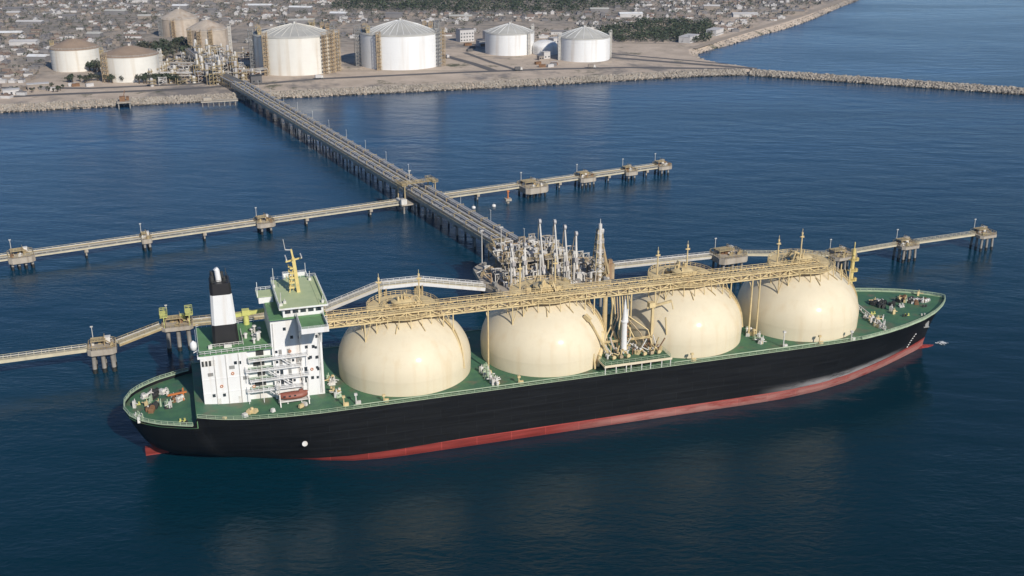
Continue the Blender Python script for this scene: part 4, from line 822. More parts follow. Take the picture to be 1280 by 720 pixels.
for i, (x, y, ap, ln) in enumerate(((57.5, 73, 29.0, (-.4, 1.6)), (62.4, 73, 28.4, (.5, 1.8)), (69.4, 73, 37.6, (-.8, 1.2)), (75.4, 73, 36.8, (-.6, 1.4)), (79.4, 73, 34.2, (-.3, 1.6)), (83.4, 73, 31.0, (.6, 2)))):
    ship_loader(('leftmost and lower grey loading arm on the platform', 'second grey loading arm from the left on the platform', 'slender tall loading arm third from the left, with the highest tip', 'tall grey loading arm fourth from the left on the platform', 'second grey loading arm from the right on the platform', 'rightmost and lowest of the grey loading arms')[i], x, y, ap, ln)
# gangway tower
gt = thing('gangway_tower', 'tall pale lattice gangway tower standing right of the loading arms', 'tower', (94, 73.5, 11.4))
mb = MB()
for sx in (-1, 1):
    for sy in (-1, 1): mb.beam((sx*2.6, sy*2.4, 0), (sx*.8, sy*.8, 21), .35)
mb.build('leg', 'tan', gt); mb = MB()
for k in range(6):
    z0, z1 = k * 3.5, (k + 1) * 3.5; f = lambda z, s, a, b: s * (a + (b - a) * z / 21)
    for sy in (-1, 1):
        mb.beam((f(z0,-1,2.6,.8), f(z0,sy,2.4,.8), z0), (f(z1,1,2.6,.8), f(z1,sy,2.4,.8), z1), .18); mb.beam((f(z0,1,2.6,.8), f(z0,sy,2.4,.8), z0), (f(z1,-1,2.6,.8), f(z1,sy,2.4,.8), z1), .18); mb.beam((f(z1,-1,2.6,.8), f(z1,sy,2.4,.8), z1), (f(z1,1,2.6,.8), f(z1,sy,2.4,.8), z1), .2)
    for sx in (-1, 1): mb.beam((f(z0,sx,2.6,.8), f(z0,-1,2.4,.8), z0), (f(z1,sx,2.6,.8), f(z1,1,2.4,.8), z1), .18)
mb.build('bracing', 'tan', gt); MB().cyl((0,-1.2,0), (0,-.6,23.4), .95, .7, 12).cyl((0,-.6,23.4), (0,-.6,25.4), .2, .1, 8).build('mast_column', 'white2', gt)
for k in range(5): MB().box((rr.uniform(-.5, .5), 0, 4 + k * 3.9), (4.6 - k * .55, 4 - k * .4, .25)).rail([(-2 + k*.2, -1.9 + k*.15, 4.1 + k*3.9), (2 - k*.2, -1.9 + k*.15, 4.1 + k*3.9)], 1.1, 1, .12).box((1.6 - k * .15, -.8, 5 + k * 3.9), (.8, .8, 1.3)).build('landing', 'white2', gt)
MB().beam((1.4, .5, 16), (3.4, -2.4, 3), .7, .5).build('gangway', 'tan', gt); MB().box((4.6, .5, 3.2), (3.4, 3.6, 6.4)).box((5, .5, 7), (1.6, 1.6, 1.6)).build('hoist_house', 'rustpipe', gt)

# small floating things and the shore's little jetties
for x, lab in ((84, 'white mooring buoy floating left of the other beneath the right back walkway'), (95, 'white mooring buoy floating nearer the large square dolphin')):
    t = thing('mooring_buoy', lab, 'buoy', (x, 224, 0)); MB().lathe([(.05,-.6),(.9,-.4),(1.1,.3),(.9,1.0),(.05,1.3)], n=14).build('float', 'white', t); MB().cyl((0,0,1.2), (0,0,2.0), .12, n=7).build('ring', 'steel', t)
t = thing('beacon_pile', 'small beacon pile with an orange mark beside the right back walkway', 'beacon', (104, 228, 0)); MB().bb(-1.6, 1.6, -1.6, 1.6, 1.4, 2.6).cyl((0,0,-4), (0,0,1.5), .8, n=10).build('base', 'conc', t); MB().cyl((0,0,2.6), (0,0,6.2), .45, .35, 10).box((0,0,6.5), (1.2,1.2,.9)).build('mark', 'orange', t)
t = thing('intake_jetty', 'small rusty intake jetty standing at the shoreline left of the trestle', 'jetty', (-94, 561, 0))
MB().bb(-5, 5, -5, 9, 4.3, 5).build('slab', 'conc', t)
for x in (-4, 4):
    for y in (-4, 3): MB().cyl((x, y, -4), (x, y, 4.4), .5, n=8).build('pile', 'pile', t)
MB().box((-1, 1, 6.8), (4, 4, 3.6)).box((2.6, 4, 6.4), (2, 5, 2.6)).beam((0, 2, 8), (1, 6, 12), .4).build('pump_house', 'rust', t)
t = thing('landing_stage', 'low landing stage on piles at the foot of the trestle', 'jetty', (-26, 548, 0))
MB().bb(-13, 14, -3, 3, 3.4, 4.2).build('slab', 'conc', t)
for i in range(7): MB().cyl((-12 + i*4, -2, -4), (-12 + i*4, -2, 3.5), .4, n=8).build('pile', 'pile', t)
MB().rail([(-13,-2.8,4.2), (14,-2.8,4.2)], 1.2, 2, .15).bb(-11, -5, -1, 3, 4.2, 6.6).build('railing', 'conc', t)

# ------------------------------------------------------------------ storage tanks on the shore
def tank(label, x, y, r, eave, apex, wall, roof, ribs, towers, rec=1.0, dome=False):
    t = thing('storage_tank', label, 'tank', (x, y, LZ)); e, a = eave - LZ, apex - LZ
    mb = MB(); mb.lathe([(r, -.3), (r, e)], n=72)
    for k in range(1, 6): mb.lathe([(r + .02, e*k/6), (r + .09, e*k/6), (r + .09, e*k/6 + .16), (r + .02, e*k/6 + .16)], n=72)
    mb.build('wall', wall, t)
    mb = MB(); rr_ = r * rec
    if dome: mb.lathe([(r * math.cos(R(q)), e + (a - e) * math.sin(R(q))) for q in range(0, 91, 9)], n=48)
    else: mb.lathe([(r + .35, e - .3), (r + .35, e + .35), (rr_, e + .4), (rr_ * .55, e + (a - e) * .58), (rr_ * .15, a - .3), (.02, a)], n=72)
    mb.build('roof', roof, t)
    if ribs:
        mb = MB()
        for k in range(ribs):
            c, s_ = math.cos(2*math.pi*k/ribs), math.sin(2*math.pi*k/ribs); mb.beam((rr_*.98*c, rr_*.98*s_, e + .6), (rr_*.55*c, rr_*.55*s_, e + (a-e)*.58 + .12), .3); mb.beam((rr_*.55*c, rr_*.55*s_, e + (a-e)*.58 + .12), (rr_*.1*c, rr_*.1*s_, a + .05), .3)
        mb.build('roof_rib', wall, t)
    if not dome:
        MB().rail([((r - .1)*math.cos(k*R(9)), (r - .1)*math.sin(k*R(9)), e + .3) for k in range(40)], 1.2, 2.6, .12, closed=True).build('roof_railing', 'lpipe', t)
        MB().cyl((0,0,a - .2), (0,0,a + 1.6), 1.0, n=10).cyl((1.6,0,a-.4), (1.6,0,a+3), .2, n=6).build('roof_vent', 'lpipe', t)
    for (ang, w_, hh, m) in towers:
        c, s_ = math.cos(R(ang)), math.sin(R(ang)); cx, cy = (r + w_*.45)*c, (r + w_*.45)*s_; top = e + hh; mb = MB()
        for dx in (-.5, .5):
            for dy in (-.5, .5): mb.beam((cx + dx*w_, cy + dy*w_, -.2), (cx + dx*w_, cy + dy*w_, top), .3)
        for k in range(int(top / 3.2)):
            z = k * 3.2; mb.bb(cx - w_*.52, cx + w_*.52, cy - w_*.52, cy + w_*.52, z + 3, z + 3.15); mb.beam((cx - w_*.5, cy - w_*.5, z), (cx + w_*.5, cy - w_*.5, z + 3.2), .25); mb.beam((cx - w_*.4, cy, z), (cx + w_*.4, cy, z + 3.2), .6, .2)
        for q in (-.3, 0, .3): mb.cyl((cx + q*w_ , cy - w_*.2, 0), (cx + q*w_, cy - w_*.2, top - 1), .35, n=8)
        mb.rail([(cx - w_*.5, cy - w_*.5, top), (cx + w_*.5, cy - w_*.5, top), (cx + w_*.5, cy + w_*.5, top)], 1.2, 1.5, .15); mb.build('stair_tower', m, t)
    return t
tank('small white tank with brown roof, farther left of the two near the shore', -136.1, 739.6, 20.5, 22.6, 30.2, 'tankw', 'brownroof', 0, [(150, 3, 4, 'tan'), (20, 3, 2, 'steel')])
tank('small white tank with brown roof, nearer the shore and right of its twin', -88.9, 672.9, 22.7, 24.2, 31.0, 'tankw', 'brownroof', 0, [(215, 5, 2.5, 'rustpipe'), (10, 3, 2, 'lpipe'), (160, 3, 4, 'tan')])
tank('farthest pale weathered tank at the back of the terminal', -42, 945.5, 20, 21.5, 31, 'tanktan', 'tanktan', 0, [(200, 4, 3, 'steel'), (250, 4, 1, 'rustpipe')])
tank('rust stained pale tank partly hidden by pipe towers near the trestle head', -20, 802, 19, 26.5, 35.2, 'tanktan', 'tanktan', 0, [(215, 4, 2, 'rustpipe'), (245, 4, 1, 'rustpipe'), (275, 3.5, 2, 'rustpipe'), (0, 3, 3, 'lpipe')])
big1 = tank('large white concrete tank nearest the trestle head with rusty pipe towers', 48.9, 678.7, 36.5, 35.4, 43.4, 'tankw', 'tankroof', 24, [(222, 4.5, 4, 'rustpipe'), (302, 5, 3, 'rustpipe'), (315, 5, 4, 'rustpipe'), (328, 5, 3, 'rustpipe'), (185, 4, 5, 'steel'), (60, 5, 6, 'tan'), (100, 5, 5, 'steel')], .8)
big2 = tank('large white concrete tank with ribbed grey roof in the middle of the terminal', 142.6, 680.5, 36.8, 33, 42.7, 'tankw2', 'tankroof', 30, [(228, 4, 3, 'rustpipe'), (318, 4, 3, 'steel'), (330, 4.5, 3, 'rustpipe'), (180, 5, 6, 'steel'), (20, 5, 7, 'steel')], .84)
tank('clean white medium tank with conical roof, left of the two at the right', 256.9, 718.2, 23.6, 23.5, 31, 'tankw2', 'tankroof', 16, [(300, 2.4, 1.5, 'lpipe'), (10, 2.4, 5, 'lpipe')])
tank('clean white medium tank with conical roof, rightmost of all the tanks', 311.5, 660.9, 24.0, 24.3, 32.6, 'tankw2', 'tankroof', 16, [(185, 2.6, 3, 'lpipe'), (355, 2.4, 4, 'lpipe')])
tank('low white domed tank between the two clean white tanks', 287, 701, 12.3, 10.8, 16.8, 'white', 'white', 0, [(250, 3, -3, 'white2')], dome=True)

for t, e in ((big1, 35.4 - LZ), (big2, 33.0 - LZ)):
    q = random.Random(17)
    for ang in (165, 180, 195, 20, 35, 350):
        c, s_ = math.cos(R(ang)), math.sin(R(ang)); cx, cy = 32*c, 32*s_; mb = MB(); h = q.uniform(4, 7.5); w_ = q.uniform(2.5, 4)
        for dx in (-.5, .5):
            for dy in (-.5, .5): mb.beam((cx+dx*w_, cy+dy*w_, e + .3), (cx+dx*w_, cy+dy*w_, e + h), .3)
        for z in (e + h*.55, e + h): mb.box((cx, cy, z), (w_*1.15, w_*1.15, .25)); mb.rail([(cx-w_*.55, cy-w_*.55, z), (cx+w_*.55, cy-w_*.55, z), (cx+w_*.55, cy+w_*.55, z)], 1.2, 1.4, .15)
        mb.box((cx, cy, e + h*.3), (w_*.7, w_*.6, h*.4)); mb.cyl((cx, cy, e+h), (cx, cy, e+h+2), .3, n=8); mb.build('roof_platform', q.choice(('tan', 'rustpipe', 'steel')), t)
# process plant at the trestle head
def pipe_rack(label, a, b, w, h, levels, m, group):
    a, b = Vector((*a, LZ)), Vector((*b, LZ)); L = (b - a).length; t = thing('pipe_rack', label, 'pipe rack', a, math.atan2(-(b.x-a.x), b.y-a.y), group); mb = MB(); n_ = max(2, int(L / 6))
    for i in range(n_ + 1):
        y = L * i / n_
        for s in (-1, 1): mb.beam((s*w/2, y, 0), (s*w/2, y, h), .3)
        for l in range(levels): z = h * (l + 1) / levels; mb.beam((-w/2, y, z), (w/2, y, z), .25)
    for s in (-1, 1): mb.beam((s*w/2, 0, h), (s*w/2, L, h), .3)
    mb.build('frame', m, t)
    for l in range(levels):
        z = h * (l + 1) / levels + .4
        for k in range(int(w / 1.3)): MB().cyl((-w/2 + .7 + k*1.3, 0, z), (-w/2 + .7 + k*1.3, L, z), rnd.uniform(.22, .5), n=7).build('pipe', rnd.choice(('lpipe', 'pipe', 'rustpipe', 'steel')), t)
G = 'pipe racks around the trestle head'
pipe_rack('short pipe rack leading straight off the trestle onto the land', (-7.8, 588), (-20, 640), 11, 6, 2, 'tan', G)
pipe_rack('tall pipe rack running inland towards the rust stained tank', (-22, 644), (-38, 770), 9, 9, 2, 'lpipe', G)
pipe_rack('long low pipe rack running left along the plant front', (-30, 652), (-68, 662), 6, 5, 2, 'lpipe', G)
pipe_rack('low pipe rack farther inland behind the plant', (-32, 705), (-74, 720), 6, 5, 2, 'steel', G)
pipe_rack('pipe rack slanting right towards the nearest large tank', (-16, 640), (20, 652), 5, 6, 2, 'lpipe', G)
pipe_rack('low pipe rack at the foot of the rust stained tank', (-24, 760), (8, 748), 6, 6, 2, 'steel', G)
pp = random.Random(5)
for i in range(170):
    x = pp.uniform(-76, 14) if i % 3 else pp.uniform(-40, 0); y = pp.uniform(618, 770); k = pp.random(); h = pp.uniform(5, 15); d = -20 + abs(x + 24); h *= 1.3 if abs(x + 20) < 18 else .7
    t = thing('process_vessel' if k < .4 else 'process_unit', 'pale slender upright process vessel in the plant at the trestle head' if k < .4 else 'weathered open steel process unit in the plant at the trestle head', 'vessel' if k < .4 else 'plant unit', (x, y, LZ), pp.uniform(0, .5), 'process vessels' if k < .4 else 'process units')
    if k < .4:
        r_ = pp.uniform(.7, 1.6); MB().cyl((0,0,-.1), (0,0,h), r_, r_*.9, 12).lathe([(r_*.9, h), (r_*.6, h + r_*.5), (.02, h + r_*.7)], n=12).build('vessel', pp.choice(('lpipe', 'white2', 'pipe')), t); mb = MB()
        for z in (h*.4, h*.75): mb.box((0,0,z), (r_*3.2, r_*3.2, .2)); mb.rail([(-r_*1.6,-r_*1.6,z), (r_*1.6,-r_*1.6,z), (r_*1.6,r_*1.6,z)], 1.1, 1.2, .12)
        mb.cyl((r_*1.2,0,0), (r_*1.2,0,h), .2, n=6); mb.build('landing', 'tan', t)
    else:
        w_ = pp.uniform(3, 8); d_ = pp.uniform(3, 6); mb = MB()
        for sx in (-1, 1):
            for sy in (-1, 1): mb.beam((sx*w_/2, sy*d_/2, -.1), (sx*w_/2, sy*d_/2, h*.8), .35)
        for q in range(max(1, int(h*.8/3))): z = 3*(q+1); mb.bb(-w_/2, w_/2, -d_/2, d_/2, z - .3, z - .1); mb.beam((-w_/2, -d_/2, z-3), (w_/2, -d_/2, z), .2)
        mb.build('steel_frame', pp.choice(('lpipe', 'steel', 'pipe', 'tan')), t); mb = MB()
        for q in range(6): mb.box((pp.uniform(-.4,.4)*w_, pp.uniform(-.4,.4)*d_, pp.uniform(.5, h*.7)), (pp.uniform(.8,2), pp.uniform(.8,2), pp.uniform(.8,2))); 
        mb.cyl((-w_/2, 0, h*.5), (w_/2, 0, h*.5), .5, n=9); mb.cyl((0, -d_/2, h*.3), (0, d_/2, h*.3), .4, n=9); mb.build('machinery', pp.choice(('lpipe', 'rust', 'dark', 'pipe')), t)
G = 'low service buildings around the terminal'
def building(label, x, y, w_, d_, h, rz, m, rm, group=None, windows=True):
    t = thing('service_building', label, 'building', (x, y, LZ), rz, group); MB().bb(-w_/2, w_/2, -d_/2, d_/2, -.2, h).build('wall', m, t); MB().bb(-w_/2-.3, w_/2+.3, -d_/2-.3, d_/2+.3, h, h + .35).build('roof', rm, t)
    if windows:
        nw = max(2, int(w_ / 3.2))
        for fl in range(max(1, int(h / 3.4))):
            for k in range(nw): xx = -w_/2 + w_*(k + .5)/nw; MB().bb(xx - .7, xx + .7, -d_/2 - .07, -d_/2, fl*3.3 + 1.1, fl*3.3 + 2.3).build('window', 'glass', t)
    return t
building('white multi level plant building beyond the middle tank, left of a pair', 236, 806, 16, 10, 12, .2, 'h_white', 'h_grey')
building('low grey shed in front of the white plant building', 246, 770, 14, 8, 5, .2, 'h_white', 'h_grey')
building('white block plant building beyond the middle tank, right of a pair', 262, 800, 14, 10, 10, .2, 'h_white', 'h_white')
building('small white pump house in front of the low domed tank', 278, 672, 7, 5, 6, .2, 'h_white', 'h_white'); building('small pale skid shelter left of the rightmost tank', 270, 664, 5, 4, 3.6, .2, 'h_tan', 'h_grey')
building('long low tan shed at the shore left of the small brown roofed tanks', -160, 640, 16, 7, 4.5, .15, 'h_tan', 'h_white'); building('white low shed near the left edge of the terminal', -178, 622, 12, 7, 4, .15, 'h_white', 'h_white'); building('small white hut between shore road and trestle head', -10, 604, 6, 4, 3.5, .1, 'h_white', 'h_grey'); building('dark pump shelter beside the nearest large tank', 8, 618, 9, 6, 6, .1, 'h_dark', 'dark')
building('white row of low offices behind the clean white tanks', 330, 770, 30, 9, 5, .3, 'h_white', 'h_white'); building('long pale warehouse by the bay shore road', 455, 735, 26, 12, 6, .75, 'h_white', 'h_white'); building('bright white warehouse on the bay shore road, farther along', 505, 775, 24, 11, 6, .75, 'h_white', 'h_white')

cq = random.Random(44)
def truck(x, y, rz, m, lab):
    t = thing('parked_truck', lab, 'truck', (x, y, LZ + .05), rz); MB().bb(-3.2, 1.6, -1.2, 1.2, 1.0, 3.4).build('cargo_box', m, t); MB().bb(1.7, 3.4, -1.1, 1.1, .6, 2.8).build('cab', 'white2', t)
    for wx in (-2.2, -1, 2.6):
        for wy in (-1.1, 1.1): MB().cyl((wx, wy - .15, .5), (wx, wy + .15, .5), .5, n=10).build('wheel', 'dark', t)
truck(60, 622, .1, 'h_white', 'white box truck on the shore road below the nearest large tank'); truck(232, 612, -.1, 'h_dark', 'dark truck on the shore road left of the clean white tanks'); truck(190, 700, 1.7, 'h_white', 'white truck on the side road right of the middle tank'); truck(298, 606, -.2, 'h_tan', 'tan truck on the shore road below the rightmost tank')
for i in range(16):
    x, y = ((cq.uniform(255, 300), cq.uniform(622, 646)) if i < 6 else (cq.uniform(-160, -120), cq.uniform(626, 648)) if i < 11 else (cq.uniform(215, 245), cq.uniform(735, 775)))
    mb = MB().bb(-3, 3, -1.2, 1.2, 0, 2.5)
    for k in range(9): mb.bb(-2.8 + k*.65, -2.55 + k*.65, -1.26, 1.26, .1, 2.4)
    o = mb.build('shipping_container', cq.choice(('h_white', 'h_grey', 'rust', 'h_tan', 'h_dark')), None, (x, y, LZ)); o.rotation_euler.z = cq.uniform(-.3, .6)
    tag(o, 'storage container standing on the ground ' + ('before the clean white tanks' if i < 6 else 'at the left shore below the brown roofed tanks' if i < 11 else 'by the white plant building'), 'container', 'storage containers ' + ('by the clean tanks' if i < 6 else 'at the left shore' if i < 11 else 'by the plant building'))
# ------------------------------------------------------------------ trees and town
def crown_mesh(name, seed, m, n=90, flat=.8):
    rr = random.Random(seed); mb = MB(); lobes = [(rr.uniform(-.55,.55), rr.uniform(-.55,.55), rr.uniform(-.3,.45), rr.uniform(.35,.6)) for _ in range(6)]
    for i in range(n):
        lx, ly, lz, lr = rr.choice(lobes); v = Vector((rr.gauss(0,1), rr.gauss(0,1), rr.gauss(0,1))).normalized() * lr * rr.uniform(.6, 1.05); c = Vector((lx, ly, lz * flat)) + v
        a = Vector((rr.gauss(0,1), rr.gauss(0,1), rr.gauss(0,1))).normalized(); b = a.cross(v.normalized() + Vector((.01,.02,.03))).normalized(); s_ = rr.uniform(.10, .22); mb.add([c - a*s_ - b*s_*.6, c + a*s_ - b*s_*.5, c + a*s_*.8 + b*s_*.6, c - a*s_*.7 + b*s_*.7], [(0,1,2,3)])
    return mb
crowns = [crown_mesh('crown', 11 + i, None, 110).mesh('crown', 'leaf' if i % 2 else 'leaf2') for i in range(4)]
trunk_me = MB().cyl((0,0,0), (0,0,.62), .07, .045, 7).beam((0,0,.45), (.25,.1,.75), .04).beam((0,0,.4), (-.2,.15,.72), .04).mesh('trunk', 'bark')
tr_ = random.Random(3)
def tree(x, y, h, label, group):
    t = thing('tree', label, 'tree', (x, y, LZ), tr_.uniform(0, 6.28), group); link('trunk', trunk_me, t, sc=h); link('crown', tr_.choice(crowns), t, (0, 0, h * .62), tr_.uniform(0, 6), (h*.5, h*.5, h*.48))
for i in range(13): tree(-83 + i * 2.6 + tr_.uniform(-.8, .8), 643 - i * .8 + tr_.uniform(-1.5, 1.5), tr_.uniform(7, 9.5), 'dark tree in the row before the nearer brown roofed tank', 'trees before the nearer brown roofed tank')
for i in range(6): tree(-125 + tr_.uniform(0, 9), 716 + tr_.uniform(-3, 3), tr_.uniform(8, 12), 'dark tree in the clump before the farther brown roofed tank', 'trees before the farther brown roofed tank')
for i in range(18): tree(-140 + tr_.uniform(0, 45), 660 + tr_.uniform(-8, 10), tr_.uniform(5, 8), 'low dark tree on the verge left of the nearer brown roofed tank', 'trees on the verge')
for i in range(34): tree(-82 + tr_.uniform(0, 52), 790 + tr_.uniform(-25, 60), tr_.uniform(8, 13), 'dark tree in the grove left of the rust stained tank', 'trees in the plant grove')
for i in range(16): tree(-190 + tr_.uniform(0, 50), 628 + tr_.uniform(-8, 16), tr_.uniform(3, 5), 'low scrubby bush on the bank at the left shore', 'bushes on the left bank')
def in_poly(x, y, P):
    c = False; j = len(P) - 1
    for i in range(len(P)):
        if (P[i][1] > y) != (P[j][1] > y) and x < (P[j][0]-P[i][0]) * (y-P[i][1]) / (P[j][1]-P[i][1]) + P[i][0]: c = not c
        j = i
    return c
CAMX, CAMY = -62.1, -311.1
def in_view(x, y, margin=.06):
    a = math.atan2(x - CAMX, y - CAMY) - R(17.34); return abs(a) < math.atan(640/1380/.93) + margin
LAND_IN = inset(SHORE, 22)
GROVE = [(385,752),(372,800),(400,850),(480,900),(545,872),(520,800),(470,722),(420,735)]
BACKWOOD = [(150,1130),(170,1290),(420,1240),(560,1080),(430,1010),(290,1050)]
FIELDS = [[(-95,905),(-70,990),(20,1010),(110,950),(120,880),(0,870)], [(130,900),(120,980),(230,990),(260,900)], [(280,880),(300,960),(400,930),(380,860)]]
trees = MB(); tm = random.Random(9)
lib = [crown_mesh('c', 31 + i, None, 16) for i in range(5)]
def stuff_tree(x, y, h, m):
    c = tm.choice(lib); a = tm.uniform(0, 6.28); cs, sn = math.cos(a), math.sin(a); k = h * .62
    trees.add([(x + (p[0]*cs - p[1]*sn)*k*1.2, y + (p[0]*sn + p[1]*cs)*k*1.2, LZ + h*.5 + p[2]*k) for p in [(q[0]*1.25, q[1]*1.25, q[2]) for q in c.v]], c.f, m)
def scatter(P, n_, h0, h1, m):
    bx = [p[0] for p in P]; by = [p[1] for p in P]; k = 0
    while k < n_:
        x, y = tm.uniform(min(bx), max(bx)), tm.uniform(min(by), max(by))
        if in_poly(x, y, P): stuff_tree(x, y, tm.uniform(h0, h1), m); k += 1
scatter(GROVE, 620, 3, 8, 0); scatter(GROVE, 380, 2.5, 6, 1); scatter(BACKWOOD, 800, 4, 10, 0); scatter(BACKWOOD, 600, 3, 7, 1)
HOUSES = []
hr = random.Random(21)
def clear(x, y):
    if not in_poly(x, y, LAND_IN) or not in_view(x, y): return False
    if y < 850 and -165 < x < 300: return False
    if y < 770 and x >= 300: return False
    if any(in_poly(x, y, P) for P in [GROVE, BACKWOOD] + FIELDS): return False
    for (tx, ty, r_) in ((-136, 740, 34), (-89, 673, 36), (-42, 945, 34), (-20, 802, 34), (49, 679, 60), (142, 680, 60), (257, 718, 40), (311, 661, 40), (287, 701, 25), (250, 790, 34)):
        if (x-tx)**2 + (y-ty)**2 < r_*r_: return False
    if -90 < x < 20 and y < 860: return False
    return True
def town_density(x, y):
    d = math.sin(x*.021 + 1.3) * math.cos(y*.017 + .6) + .6*math.sin(x*.047 + y*.031)
    base = .62 if (x < -40 or y > 960) else .34 if x < 360 else .6
    return base + .3 * d
for iv in range(-8, 62):                                         # rows of houses along streets, in blocks with gaps
    for iu in range(-60, 190):
        u = iu * 8.6 + (iv // 6) * 3.1; v = 640 + iv * 13.5 + (iv // 2) * 7.0
        if (iu + 3 * (iv // 4)) % 11 == 0: continue
        u += hr.uniform(-2.2, 2.2); v += hr.uniform(-2.6, 2.6); x = u * .954 + (v - 640) * .298 - 60; y = 640 + (v - 640) * .954 - u * .298
        if y > 1560 or not clear(x, y): continue
        if hr.random() < town_density(x, y) * .8: HOUSES.append((x, y))
for q in range(9):                                              # pale streets across the town
    v = 40 + q * 82; strip([(-60 + u * .954 + v * .298 + (q % 3) * 6, 660 + v * .954 - u * .298) for u in (-320, -120, 80, 280)] if q < 4 else [(-60 + u * .954 + v * .298, 660 + v * .954 - u * .298) for u in (-330, -100, 150, 330 + (8 - q) * 30)], 4.5, LZ + .045, 'road', 'dirt')
for q in range(5):
    u = -260 + q * 118; strip([(-60 + u * .954 + v * .298, 660 + v * .954 - u * .298) for v in ((90 if u < -60 else 260), 420, 780)], 4, LZ + .04, 'road', 'dirt')
SHEDS = []
for i in range(400):
    x = hr.uniform(-300, 760); y = hr.uniform(720, 1330)
    if clear(x, y) and all((x-a)**2 + (y-b)**2 > 48**2 for a, b in SHEDS): SHEDS.append((x, y))
    if len(SHEDS) >= 40: break
HOUSES = [p for p in HOUSES if all((p[0]-a)**2 + (p[1]-b)**2 > 19**2 for a, b in SHEDS)]
for i, (x, y) in enumerate(SHEDS):
    wn_, rn_ = hr.choice(('h_white', 'h_grey', 'h_tan')), hr.choice(('tankroof', 'h_white', 'tankw2', 'h_grey')); L_, D_, h = hr.uniform(14, 30), hr.uniform(7, 12), hr.uniform(3, 5); t = thing('warehouse', 'long low %s walled warehouse with %s roof among the town houses' % ({'h_white': 'white', 'h_grey': 'grey', 'h_tan': 'tan'}[wn_], {'tankroof': 'dull grey', 'h_white': 'pale', 'tankw2': 'bright white', 'h_grey': 'dark grey'}[rn_]), 'warehouse', (x, y, LZ), R(-17) + hr.uniform(-.15, .15), 'warehouses in the town')
    MB().bb(-L_/2, L_/2, -D_/2, D_/2, -.2, h).build('wall', wn_, t)
    MB().add([(-L_/2-.4, -D_/2-.4, h), (L_/2+.4, -D_/2-.4, h), (L_/2+.4, D_/2+.4, h), (-L_/2-.4, D_/2+.4, h), (-L_/2-.4, 0, h + 1.6), (L_/2+.4, 0, h + 1.6)], ((0,1,5,4), (2,3,4,5), (0,4,3), (1,2,5), (0,3,2,1))).build('roof', rn_, t)
HOUSES.sort(key=lambda p: p[1]*.954 + p[0]*.298)
def house_mesh(w_, d_, h, kind):
    mb = MB(); mb.bb(-w_/2, w_/2, -d_/2, d_/2, -.2, h, 0)
    if kind == 0:
        mb.bb(-w_/2-.2, w_/2+.2, -d_/2-.2, d_/2+.2, h, h + .3, 1); mb.bb(-w_*.2, w_*.12, -d_*.2, d_*.2, h + .25, h + 1.5, 1)
    else:
        o = .35; mb.add([(-w_/2-o, -d_/2-o, h), (w_/2+o, -d_/2-o, h), (w_/2+o, d_/2+o, h), (-w_/2-o, d_/2+o, h), (-w_/2-o, 0, h + d_*.28), (w_/2+o, 0, h + d_*.28)], ((0,1,5,4), (2,3,4,5), (0,4,3), (1,2,5), (0,3,2,1)), 1)
    return mb
PAL = [('h_white', 'h_grey', 'white walled'), ('h_white', 'h_white', 'all white'), ('h_tan', 'h_terra', 'tan walled terracotta roofed'), ('h_grey', 'h_dark', 'grey dark roofed'), ('h_tan', 'h_tan', 'sand coloured'), ('h_grey', 'h_grey', 'plain grey'), ('h_white', 'h_terra', 'white walled terracotta roofed')]
HV = []
for pi, (wm, rm, nm) in enumerate(PAL):
    for v in range(3):
        w_, d_, h = hr.uniform(4.5, 11), hr.uniform(3.6, 6), hr.choice((2.0, 2.2, 2.5, 3.4)); kd = 1 if 'roofed' in nm and v else 0
        b = house_mesh(w_, d_, h, kd); wme = MB(); wme.bb(-w_/2, w_/2, -d_/2, d_/2, -.2, h); rme_ = MB()
        rme_.v = b.v[8:]; rme_.f = [tuple(i - 8 for i in f) for f in b.f[6:]]; rme_.m = [0] * len(rme_.f); rme_.sm = b.sm[6:]
        HV.append((nm, wme.mesh('wall', wm), rme_.mesh('roof', rm), None, b, pi))
rest = MB(); hm = ['h_white', 'h_grey', 'h_tan', 'h_terra', 'h_dark']
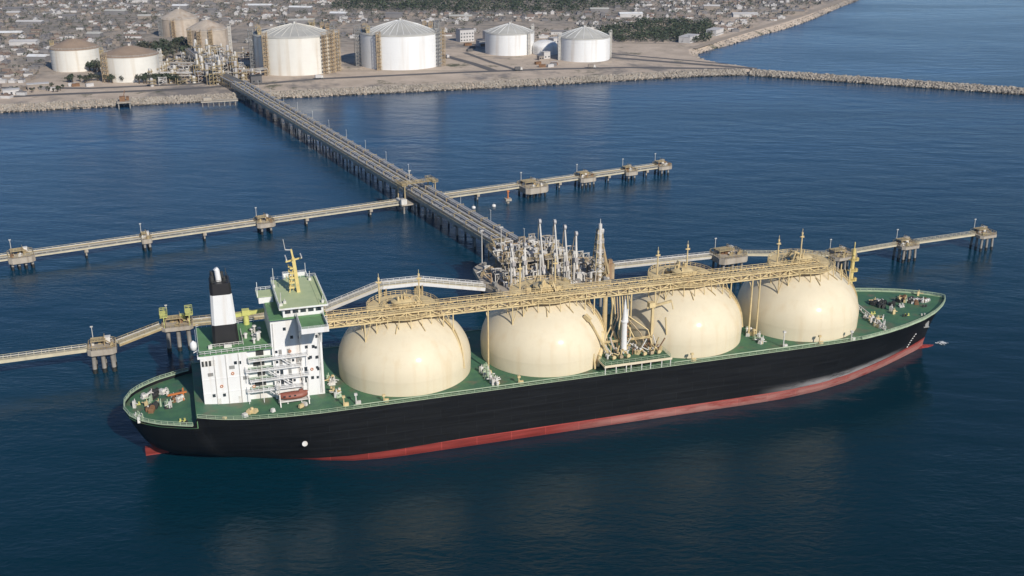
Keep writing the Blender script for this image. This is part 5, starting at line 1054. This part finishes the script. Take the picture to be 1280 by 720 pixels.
for i, (x, y) in enumerate(HOUSES):
    nm, a, b, c, src, pi = hr.choice(HV); rz = R(-17) + hr.choice((0, 0, math.pi/2)) + hr.uniform(-.12, .12)
    if i < 290:
        t = thing('house', 'small %s house in the town beyond the terminal' % nm, 'house', (x, y, LZ), rz, '%s houses in the town' % nm); link('wall', a, t); link('roof', b, t)
    else:
        cs, sn = math.cos(rz), math.sin(rz); k = hr.uniform(.55, 1.05); wi, ri = hm.index(PAL[pi][0]), hm.index(PAL[pi][1])
        o = len(rest.v); rest.v += [(x + (p[0]*cs - p[1]*sn)*k, y + (p[0]*sn + p[1]*cs)*k, LZ + p[2]) for p in src.v]
        for f, m_ in zip(src.f, src.m): rest.f.append(tuple(j + o for j in f)); rest.m.append(ri if m_ else wi); rest.sm.append(False)
tag(rest.build('distant_town', hm), 'dense mottled mass of small houses filling the far background', 'town', kind='stuff')
for i in range(12000):
    x = tm.uniform(-330, 1000); y = tm.uniform(700, 1500)
    if clear(x, y) and tm.random() < .75: stuff_tree(x, y, tm.uniform(1.6, 5), tm.choice((0, 1, 1)))
tag(trees.build('woodland', ['leaf', 'leaf2']), 'dark scattered woodland and scrub among the distant town', 'trees', kind='stuff')

# white water: churn at the bulb and a few flecks by the hull
fo = random.Random(4); mb = MB()
def fleck(x, y, l, w_, a, z=.06):
    c, s_ = math.cos(a), math.sin(a); mb.add([(x - c*l + s_*w_*.2, y - s_*l, z), (x + s_*w_, y - c*w_, z + .03), (x + c*l, y + s_*l, z), (x - s_*w_, y + c*w_, z + .05)], [(0,1,2,3)])
for i in range(40): fleck(201.5 + fo.gauss(0, .9), fo.gauss(0, .7), fo.uniform(.2, .7), fo.uniform(.1, .4), fo.uniform(0, 3), fo.uniform(.1, .5))
tag(mb.build('foam_flecks', 'foam'), 'small white splash on the water at the tanker bulb', 'foam', kind='stuff')

# ------------------------------------------------------------------ haze in the air
hz = bpy.data.materials.new('thin_sea_haze'); hz.use_nodes = True; hn = hz.node_tree
hn.nodes.remove(hn.nodes['Principled BSDF']); pv = hn.nodes.new('ShaderNodeVolumePrincipled')
pv.inputs['Color'].default_value = (.50, .70, 1, 1); pv.inputs['Density'].default_value = .00005; pv.inputs['Anisotropy'].default_value = .2
hn.links.new(pv.outputs[0], hn.nodes['Material Output'].inputs['Volume']); M['haze'] = hz
tag(MB().bb(-6100, 6100, -6100, 6100, -6, 185).build('haze', 'haze'), 'thin pale sea haze', 'haze', kind='stuff')
